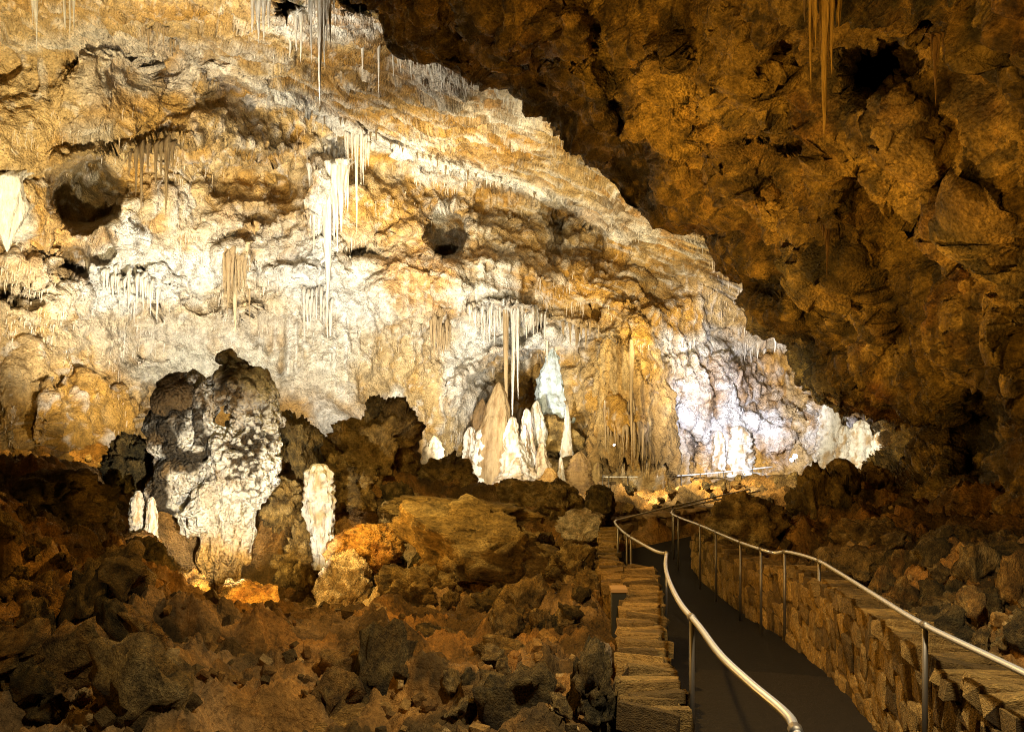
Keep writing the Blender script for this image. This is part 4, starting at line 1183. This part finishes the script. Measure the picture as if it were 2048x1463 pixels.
for (px, a, b, w, lab) in [(333, 282, 438, 18, 'longest dark stalactite under the left overhang'), (283, 292, 432, 13, 'slim dark stalactite left of the longest under the overhang'), (272, 300, 396, 12, 'short dark stalactite, second from the left under the overhang'), (312, 288, 384, 14, 'dark brown stalactite in the middle of the overhang cluster'), (345, 285, 345, 14, 'stubby dark stalactite right of the longest'), (296, 290, 352, 11, 'stubby dark stalactite left of the middle one'), (259, 305, 356, 10, 'leftmost short dark stalactite under the overhang'), (322, 286, 360, 11, 'narrow dark stalactite touching the longest one')]:
    tite(T_BROWN, px, a, b, w, lab, G3, d=28.6)
tite(T_SAIL, 12, 345, 505, 60, 'white sail-shaped stalactite at the left border', 'stalactites', d=far_d1(12, 400) - 0.1)
tite(T_CASC, 655, 330, 640, 96, 'white flowstone column like a frozen cascade down the wall', 'stalactites', d=far_d1(655, 430) + 0.25)
tite(T_TAN, 1012, 600, 905, 22, 'long cream stalactite reaching down to the tall tan stalagmite', 'stalactites', d=42.6)
tite(T_WHITE, 1026, 610, 860, 16, 'thin white stalactite just right of the long cream one', 'stalactites', d=42.6)
tite(T_WHITE, 1036, 610, 800, 14, 'short white stalactite, third from the left over the ribbed cone', 'stalactites', d=42.6)
tite(T_WHITE, 1094, 640, 735, 16, 'white flared stalactite touching the top of the bluish cone', 'stalactites', d=44.5)
tite(T_TAN, 1263, 700, 935, 12, 'long ochre stalactite in front of the brown drapery', 'stalactites', d=38.2)
tite(T_AMBER, 1648, -60, 285, 84, 'long amber drapery hanging down the dark right wall', 'drapery', d=right_d(1645, 40) - 0.55)
tite(T_FLUTE, 470, 490, 665, 60, 'tan fluted column draped down the middle of the left wall', 'stalactites', d=far_d1(470, 570) + 0.1)
tite(T_TAN, 1610, -40, 45, 16, 'small amber stalactite left of the long amber drapery', 'stalactites', d=right_d(1610, 10) - 0.2)
tite(T_DIM, 1870, 70, 215, 36, 'amber fluted drip on the dark wall near the round hole', 'stalactites', d=right_d(1870, 120) - 0.1)
tite(T_DIM, 1655, 425, 560, 36, 'dim fluted stalactite halfway down the dark wall', 'stalactites', d=right_d(1655, 480) - 0.1)
tite(T_BROWN, 1435, 450, 510, 14, 'narrow brown stalactite at the jutting edge of the dark wall', 'stalactites', d=26.0)
tite(T_WHITE, 1550, 650, 705, 18, 'white drip at the top right of the popcorn slope', 'stalactites', d=44)
# fringes: (x0, y0, x1, y1, jitter, length range, width range, count, protos, label, group)
for (x0, y0, x1, y1, jy, la, lb, wa, wb, n, pr, lab, grp) in [
        (790, 105, 960, 135, 22, 18, 42, 4, 7, 34, T_WHITE, 'fine pale stalactite of the fringe along the upper ceiling edge', 'fringe along the upper ceiling edge'),
        (960, 140, 1085, 215, 22, 18, 40, 4, 7, 26, T_WHITE, 'fine grey stalactite of the fringe low on the upper ceiling edge', 'lower fringe of the upper ceiling edge'),
        (205, 540, 320, 565, 20, 40, 95, 5, 9, 22, T_WHITE, 'dazzling white drip of the curtain on the left wall', 'white curtain on the left wall'),
        (445, 505, 500, 515, 12, 60, 150, 5, 10, 14, T_TAN, 'tan fluted drip of the curtain at the middle of the left wall', 'tan curtain on the left wall'),
        (600, 590, 665, 600, 20, 50, 110, 4, 8, 16, T_WHITE, 'thin white drip hanging under the white cascade', 'drips under the white cascade'),
        (940, 620, 1090, 625, 14, 30, 80, 4, 9, 30, T_WHITE, 'white stalactite of the row under the alcove roof', 'row under the alcove roof'),
        (1120, 640, 1200, 660, 12, 25, 60, 4, 8, 12, T_TAN, 'tan stalactite of the row under the alcove roof, right part', 'row under the right alcove roof'),
        (1190, 830, 1340, 840, 30, 40, 110, 5, 10, 28, T_TAN, 'ochre drip along the hem of the brown drapery', 'hem of the brown drapery'),
        (400, 150, 440, 165, 8, 14, 40, 3, 5, 8, T_TAN, 'tiny dark stalactite on the bright rib of the ceiling', 'tiny stalactites of the ceiling rib'),
        (560, 190, 1080, 395, 10, 12, 34, 3, 5, 30, T_BROWN, 'tiny dark stalactite along the bright ceiling lip', 'tiny stalactites of the ceiling lip'),
        (280, 50, 350, 65, 16, 22, 50, 4, 7, 10, T_TAN, 'short grey stalactite near the top of the left ceiling', 'short stalactites of the left ceiling'),
        (860, 640, 900, 660, 16, 40, 90, 5, 10, 10, T_TAN, 'tan drip left of the bright alcove', 'drips left of the alcove'),
        (640, 290, 690, 310, 12, 30, 80, 4, 8, 8, T_WHITE, 'thin white stalactite left of the very long cluster', 'thin stalactites left of the long cluster'),
        (1360, 690, 1560, 690, 24, 20, 50, 4, 9, 22, T_WHITE, 'white drip at the top of the popcorn slope', 'drips of the popcorn slope')]:
    for i in range(n):
        t = (i + rnd.uniform(0, 1)) / n
        x = x0 + (x1 - x0) * t
        y = y0 + (y1 - y0) * t + rnd.uniform(-jy, jy)
        tite(pr, x, y, y + la + (lb - la) * rnd.random() ** 1.8, rnd.uniform(wa, wb) * 1.5, lab, grp, off=rnd.uniform(0.1, 0.35))

# ------------------------------------------------------------------ countless soda straws on every overhang of the lit wall
EDGE_Y = ([500, 740, 800, 950, 1060, 1170, 1290, 1400, 1500, 1600], [-60, 20, 95, 125, 195, 310, 430, 450, 570, 700])


def soda_straws():
    rs = np.random.RandomState(5)
    dens = sstep(0.05, 0.5, fbm(FAR_V, 0.35, 3, off=200.0))
    ok = (FAR_PX > -60) & (FAR_PX < 1620) & (FAR_PY > -60) & (FAR_PY < 900)
    w = ok * sstep(0.05, 0.5, -FAR_N[:, 2] * np.sign(-FAR_N[:, 1:2].ravel())) * dens
    w = w * (1 - 0.85 * (1 - sstep(-15, 25, FAR_PY - np.interp(FAR_PX, *CREASE))) * (FAR_PY > np.interp(FAR_PX, *EDGE_Y) + 70))
    idx = rs.choice(len(w), 2600, replace=False, p=w / w.sum())
    V, F, c = [], [], []
    a = np.linspace(0, 2 * np.pi, 5, endpoint=False)
    ring = np.stack([np.cos(a), np.sin(a), a * 0], -1)
    for k, i in enumerate(idx):
        p = FAR_V[i]
        d = p[1]
        L = rs.choice([6, 8, 11, 15, 24]) * rs.uniform(.7, 1.3) * d / FOC
        r = rs.uniform(0.9, 2.0) * d / FOC
        up = np.array([0, 0.05, 0.10])
        V += [p + up + ring * r, p + ring * r * 0.55 + np.array([rs.uniform(-.02, .02), -.02, -L * .5]), [p + np.array([rs.uniform(-.03, .03), -.02, -L])]]
        b = k * 11
        for j in range(5):
            n = (j + 1) % 5
            F += [[b + j, b + n, b + 5 + n], [b + j, b + 5 + n, b + 5 + j], [b + 5 + j, b + 5 + n, b + 10]]
        t = rs.uniform(0.55, 1)
        c += [FAR_C[i] * t + CALC * (1 - t)] * 11
    me = np_mesh('soda_straws', np.concatenate([np.atleast_2d(v) for v in V]), np.array(F)[:, ::-1], np.array(c))
    tag(link('soda_straws', me, M_CALCITE), 'countless fine soda straws under the ledges of the lit wall', kind='stuff')


soda_straws()

# ------------------------------------------------------------------ path
def ribbon(name, pts, halfw, m, label, dz=0.0, nseg=6):
    pts = [Vector(p) for p in pts]
    fine = []
    for i in range(len(pts) - 1):
        for j in range(nseg):
            fine.append(pts[i].lerp(pts[i + 1], j / nseg))
    fine.append(pts[-1])
    V, F = [], []
    nc = 9
    for i, p in enumerate(fine):
        t = (fine[min(i + 1, len(fine) - 1)] - fine[max(i - 1, 0)])
        s = Vector((t.y, -t.x, 0)).normalized()
        for j in range(nc):
            u = -1 + 2 * j / (nc - 1)
            V.append((p + s * halfw * u + Vector((0, 0, dz - 0.02 * u * u)))[:])
    F = grid_faces(len(fine), nc)[:, ::-1]
    return tag(link(name, np_mesh(name, V, F, None), m), label, kind='structure')


ribbon('path', PATH, 0.80, M_ASPHALT, 'dark paved trail descending between the stone walls')
LAND = [(path_x(y), y, path_z(y)) for y in (1.2, 2.7, 4.8, 6.4, 7.9)]
ribbon('landing', LAND, 0.79, rock_mat('brown_concrete', bump=0.3, scale=6.0, attr=False, base=(0.011, 0.007, 0.003), rough=0.8, grain=0.3), 'brown concrete landing of the trail', dz=0.03)


def smooth_z(pts):
    return pts


# ------------------------------------------------------------------ stone walls
def stone_meshes(n, seed, extra=11, lo=0.6):
    out = []
    for i in range(n):
        rs = random.Random(seed + i)
        bm = bmesh.new()
        for sx in (-1, 1):
            for sy in (-1, 1):
                for sz in (-1, 1):
                    j = lambda a: a * rs.uniform(lo, 0.97)
                    bm.verts.new((j(sx) * .5, j(sy) * .5, j(sz) * .5))
        for _ in range(extra):
            ax = rs.randrange(3)
            v = [rs.uniform(-.36, .36) for _ in range(3)]
            v[ax] = rs.choice((-1, 1)) * rs.uniform(.46, .56)
            bm.verts.new(v)
        r = bmesh.ops.convex_hull(bm, input=bm.verts)
        bmesh.ops.delete(bm, geom=[g for g in r['geom_interior'] if isinstance(g, bmesh.types.BMVert)], context='VERTS')
        bmesh.ops.recalc_face_normals(bm, faces=bm.faces)
        me = bpy.data.meshes.new('stone')
        bm.to_mesh(me)
        bm.free()
        out.append(me)
    return out


STONES = stone_meshes(14, 500)
STONES_P = stone_meshes(10, 700)
CAPS = stone_meshes(12, 900, 4, 0.78)
for me in STONES:
    me.materials.append(M_STONE)
for me in CAPS:
    me.materials.append(M_STONE)
for me in STONES_P:
    me.materials.append(M_STONE_PALE)


def stone_wall(label, pts, thick, zbase, protos, caps=True, sides=(1,), fw=0.16, fh=0.26, caplen=(0.04, 0.13), end=False, jit=1.0):
    """pts: (x, y, z of the top) along the wall's middle line; zbase(y) -> foot of the wall"""
    pts = [Vector(p) for p in pts]
    t = thing('stone_wall', label, 'stone wall', (pts[0].x, pts[0].y, zbase(pts[0].y)))
    o0 = t.location
    seg = [(pts[i + 1] - pts[i]) for i in range(len(pts) - 1)]
    ln = [Vector((s.x, s.y)).length for s in seg]
    tot = sum(ln)

    def at(s):
        i = 0
        while i < len(seg) - 1 and s > ln[i]:
            s -= ln[i]
            i += 1
        u = s / ln[i]
        tg = Vector((seg[i].x, seg[i].y, 0)).normalized()
        return pts[i] + seg[i] * u, tg, Vector((tg.y, -tg.x, 0)), seg[i].z / ln[i]

    # mortar core
    V, n = [], max(6, int(tot / 0.4))
    for i in range(n + 1):
        p, tg, nr, sl = at(min(tot * i / n, tot - 1e-4))
        zb = zbase(p.y) - 0.25
        h = thick / 2 - 0.025
        for (sgn, z) in ((-1, zb), (-1, p.z - 0.05), (1, p.z - 0.05), (1, zb)):
            V.append((p + nr * h * sgn)[:2] + (z,))
    V = np.array(V) - np.array(o0[:])
    F = grid_faces(n + 1, 4, True).tolist()
    me = bpy.data.meshes.new('mortar')
    me.from_pydata(V.tolist(), [], F + [[0, 1, 2, 3], [4 * n + 3, 4 * n + 2, 4 * n + 1, 4 * n]])
    link('mortar', me, M_MORTAR, t)
    rr = random.Random(len(label))

    def put(p, tg, sx, sy, sz, sl=0.0, tilt=0.0, cap=False):
        yaw = math.atan2(tg.y, tg.x)
        e = Euler((tilt, -math.atan(sl) + rr.uniform(-.06, .06) * jit, yaw + rr.uniform(-.2, .2) * jit * (1 if cap else .4)), 'XYZ')
        link('stone', rr.choice(CAPS if cap and protos is STONES else protos), None, t, p - o0, e, (sx, sy, sz))

    if caps:
        s = 0.0
        while s < tot:
            L = rr.uniform(*caplen)
            p, tg, nr, sl = at(min(s + L / 2, tot - 1e-4))
            wv = thick * rr.uniform(0.82, 1.32)
            put(p + nr * rr.uniform(-.05, .05) + Vector((0, 0, rr.uniform(-.045, .012))), tg, L * 1.2, wv, rr.uniform(.07, .17), sl, rr.uniform(-.14, .14), True)
            s += L
    for sd in sides:
        s = 0.0
        while s < tot:
            L = fw * rr.uniform(.7, 1.5)
            p, tg, nr, sl = at(min(s + L / 2, tot - 1e-4))
            z, zb = p.z - 0.07, zbase(p.y)
            while z > zb + 0.02:
                h = min(fh * rr.uniform(.6, 1.5), z - zb + 0.08)
                put(Vector((p.x, p.y, 0)) + nr * sd * (thick / 2 - 0.045) + Vector((0, 0, z - h / 2)), tg, L * rr.uniform(1.0, 1.18), rr.uniform(.08, .15), h * 1.0, 0.0, rr.uniform(-.05, .05))
                z -= h
            s += L
    if end:
        p, tg, nr, sl = at(0.0)
        z = p.z - 0.07
        while z > zbase(p.y):
            h = fh * rr.uniform(.5, .9)
            x = -thick / 2
            while x < thick / 2 - .03:
                w = rr.uniform(.07, .16)
                put(Vector((p.x, p.y, 0)) + nr * (x + w / 2) + Vector((0, 0, z - h / 2)), Vector((-tg.y, tg.x, 0)), w * 1.1, .12, h * 1.05)
                x += w
            z -= h
    return t


def zb_path(y):
    return float(path_z(y))


LW = [(0.73, 4.45, -1.80), (0.88, 5.9, -1.98), (1.08, 7.4, -2.17), (1.34, 9.1, -2.30), (1.44, 9.9, -2.25)]
stone_wall('low drystone wall with amber capstones along the left edge of the trail', LW, 0.30, zb_path, STONES, sides=(1, -1), end=True)
LW2 = [(1.30, 10.3, -2.62), (1.33, 12, -2.76), (1.60, 15.0, -3.12), (1.98, 18.0, -3.30)]
stone_wall('stepped stone wall running on towards the railing bend', LW2, 0.32, zb_path, STONES, sides=(1, -1), fw=0.22, fh=0.25, caplen=(0.14, 0.26))
LW0 = [(0.62, 3.0, -1.98), (0.86, 4.35, -2.10)]
stone_wall('lower piece of stone wall at the bottom in front of the left wall', LW0, 0.34, zb_path, STONES, sides=(1, -1))
RW = [(2.18, 2.6, -1.36), (2.32, 3.75, -1.52), (2.48, 5.0, -1.66), (2.78, 6.6, -1.86), (3.04, 8.2, -2.06), (3.14, 9.6, -2.22), (3.12, 11.0, -2.46), (3.3, 13.2, -2.80), (3.52, 16.5, -3.16)]
stone_wall('long stone wall with slab coping along the right edge of the trail', RW, 0.34, zb_path, STONES, sides=(-1,), fw=0.19, fh=0.21, caplen=(0.06, 0.2))
BW = [(2.15, 19.6, -3.42), (3.6, 20.6, -3.42), (5.2, 22.0, -3.45), (7.0, 24.5, -3.5)]
stone_wall('pale stone wall behind the railing bend', BW, 0.4, lambda y: -4.1, STONES_P, sides=(1,), fw=0.20, fh=0.18, caplen=(0.18, 0.35))
FWp = [tuple(P(1195, 964, 41.8)), tuple(P(1300, 964, 41.8)), tuple(P(1400, 961, 41.4)), tuple(P(1540, 952, 41))]
stone_wall('far low wall of tan stones under the distant handrail', FWp, 0.5, lambda y: -7.0, STONES_P, sides=(1,), fw=0.3, fh=0.25, caplen=(0.3, 0.5))


rubble()


# ------------------------------------------------------------------ handrails
def tube(pts, r, ns=10):
    pts = [Vector(p) for p in pts]
    V, F = [], []
    up = Vector((0, 0, 1))
    for i, p in enumerate(pts):
        t = (pts[min(i + 1, len(pts) - 1)] - pts[max(i - 1, 0)]).normalized()
        a = t.cross(up if abs(t.z) < 0.95 else Vector((1, 0, 0))).normalized()
        b = a.cross(t)
        for j in range(ns):
            g = 2 * math.pi * j / ns
            V.append((p + a * r * math.cos(g) + b * r * math.sin(g))[:])
    F = grid_faces(len(pts), ns, True).tolist()
    k = len(pts) - 1
    F += [list(range(ns))[::-1], list(range(k * ns, k * ns + ns))]
    me = bpy.data.meshes.new('rail')
    me.from_pydata(V, [], F)
    me.polygons.foreach_set('use_smooth', np.full(len(me.polygons), True))
    return me


def curve(pts, n=6):
    """Catmull-Rom through the points"""
    p = [Vector(q) for q in pts]
    p = [p[0] * 2 - p[1]] + p + [p[-1] * 2 - p[-2]]
    out = []
    for i in range(1, len(p) - 2):
        for j in range(n):
            t = j / n
            a, b, c, d = p[i - 1:i + 3]
            out.append(0.5 * ((2 * b) + (c - a) * t + (2 * a - 5 * b + 4 * c - d) * t * t + (3 * b - a - 3 * c + d) * t ** 3))
    out.append(p[-2])
    return out


def zr(py, drop0=0.8, sl=0.125):
    return drop0 * FOC / (py - CY - sl * FOC)


def rail_pts(lst):
    return [P(a, b, c if c else zr(b)) for a, b, c in lst]


def handrail(label, runs, posts, r=0.024, group=None, rp=0.016, m=None):
    q0 = Vector(runs[0][0])
    t = thing('handrail', label, 'handrail', q0, group)
    for k, run in enumerate(runs):
        link('rail', tube([Vector(p) - q0 for p in run], r), m or M_STEEL, t)
    for (p, z) in posts:
        p = Vector(p)
        i = min((i for rn in runs for i in range(len(rn) - 1) if (Vector(rn[i]) - p).length < 0.3), default=None, key=lambda i: min((Vector(rn[i]) - p).length if i < len(rn) else 9 for rn in runs))
        if i is not None:
            rn = min(runs, key=lambda rn: (Vector(rn[i]) - p).length if i < len(rn) else 9)
            dr = (Vector(rn[min(i + 1, len(rn) - 1)]) - Vector(rn[max(i - 1, 0)])).normalized() * 0.035
            link('bracket', tube([p - dr - q0, p + dr - q0], r * 1.35, 10), M_POST, t)
        link('post', tube([Vector((p.x, p.y, p.z - 0.01)) - q0, Vector((p.x, p.y, z)) - q0], rp, 8), M_POST, t)
    return t


HG = 'steel handrails of the trail'
left_near = curve(rail_pts([(1640, 1600, None), (1592, 1463, None), (1570, 1425, None), (1500, 1365, None), (1440, 1308, None), (1397, 1250, None), (1360, 1205, None), (1338, 1160, None), (1331, 1130, None), (1333, 1106, None)]))
left_far = curve(rail_pts([(1333, 1106, None), (1318, 1104, 9.9), (1300, 1096, 10.4), (1275, 1082, 11.6), (1250, 1066, 13.2), (1232, 1048, 15.6), (1231, 1041, 16.2), (1250, 1036, 16.6), (1345, 1012, 18.2), (1500, 978, 20.9)]))
lp = [(P(1372, 1226, zr(1220)) + Vector((0, 0, 0)), 0)]


def post_at(run, px):
    """point of the rail seen at pixel column px"""
    return min(run, key=lambda p: abs(p.x / p.y * FOC + CX - px))


posts = []
for (run, px) in [(left_near, 1592), (left_near, 1383), (left_near, 1333), (left_far, 1255), (left_far, 1263), (left_far, 1236), (left_far, 1345), (left_far, 1495)]:
    p = post_at(run, px)
    posts.append((p, p.z - 1.0))
handrail('shiny steel handrail snaking along the left edge of the trail', [left_near, left_far], posts, 0.0175, HG)
right_near = curve(rail_pts([(2230, 1440, None), (2048, 1345, None), (1850, 1250, None), (1760, 1196, None), (1680, 1146, None), (1630, 1118, None), (1575, 1103, None), (1550, 1105, 9.75), (1522, 1098, 9.9), (1470, 1080, 11.2), (1400, 1050, 14.0), (1365, 1037, 15.8), (1345, 1028, 16.8), (1344, 1022, 17.2), (1356, 1016, 17.5), (1420, 1002, 18.4), (1520, 981, 20.1)]))
posts = []
for px in (1850, 1640, 1571, 1522, 1477, 1401, 1357, 1348, 1430):
    p = post_at(right_near, px)
    posts.append((p, p.z - 1.0))
handrail('long steel handrail along the right edge of the trail', [right_near], posts, 0.0165, HG)
far_run = curve([P(1205, 953, 41), P(1280, 953, 41), P(1350, 951, 40.8), (P(1430, 945, 40.5)), P(1545, 933, 40)])
posts = []
for px in (1207, 1223, 1255, 1292, 1304, 1330, 1366, 1400, 1440, 1500):
    p = post_at(far_run, px)
    posts.append((p, p.z - 0.9))
handrail('distant thin handrail on the far tan stone wall', [far_run], posts, 0.032, HG, 0.026, M_STEEL_DULL)


# ------------------------------------------------------------------ box and lamps
def box_mesh(sx, sy, sz, bev=0.006):
    bm = bmesh.new()
    bmesh.ops.create_cube(bm, size=1.0, matrix=Matrix.Diagonal((sx, sy, sz, 1)))
    bmesh.ops.bevel(bm, geom=bm.edges, offset=bev, segments=2, affect='EDGES')
    me = bpy.data.meshes.new('box')
    bm.to_mesh(me)
    bm.free()
    return me


k = 8.6 / FOC
q = P(1237, 1265, 8.6)
t = thing('utility_box', 'dark upright metal box standing at the outer side of the left stone wall', 'utility box', q)
link('body', box_mesh(28 * k, 0.14, 90 * k), M_BOX, t, (0, 0, 40 * k))
link('lid', box_mesh(33 * k, 0.17, 7 * k, 0.004), plain('box_lid', (.34, .2, .08), .6), t, (0, 0, 88 * k))

for (px, py, d, s, lab) in [(822, 904, 24.0, 0.11, 'small glaring floodlight between the dark rocks left of the alcove'), (1590, 912, 36.0, 0.10, 'bluish floodlight, upper one of two below the popcorn slope'), (1583, 919, 35.6, 0.08, 'bluish floodlight, lower one of two below the popcorn slope'), (1228, 889, 37.5, 0.045, 'tiny floodlight in the dark recess under the brown drapery')]:
    q = P(px, py, d)
    t = thing('floodlight', lab, 'floodlight', q, 'cave floodlights')
    bm = bmesh.new()
    bmesh.ops.create_cone(bm, cap_ends=True, segments=16, radius1=s * 0.75, radius2=s, depth=s * 1.6, matrix=Matrix.Rotation(R(90), 4, 'X'))
    me = bpy.data.meshes.new('housing')
    bm.to_mesh(me)
    bm.free()
    link('housing', me, M_BOX, t, (0, s * 0.8, 0))
    bm = bmesh.new()
    bmesh.ops.create_uvsphere(bm, u_segments=16, v_segments=8, radius=s * 0.92, matrix=Matrix.Diagonal((1, .35, 1, 1)))
    me = bpy.data.meshes.new('lens')
    bm.to_mesh(me)
    bm.free()
    link('lens', me, M_LENS, t, (0, -0.01, 0))
    link('bracket', box_mesh(s * 0.3, s * 0.3, s * 2, 0.004), M_BOX, t, (0, s * 0.9, -s * 1.5))
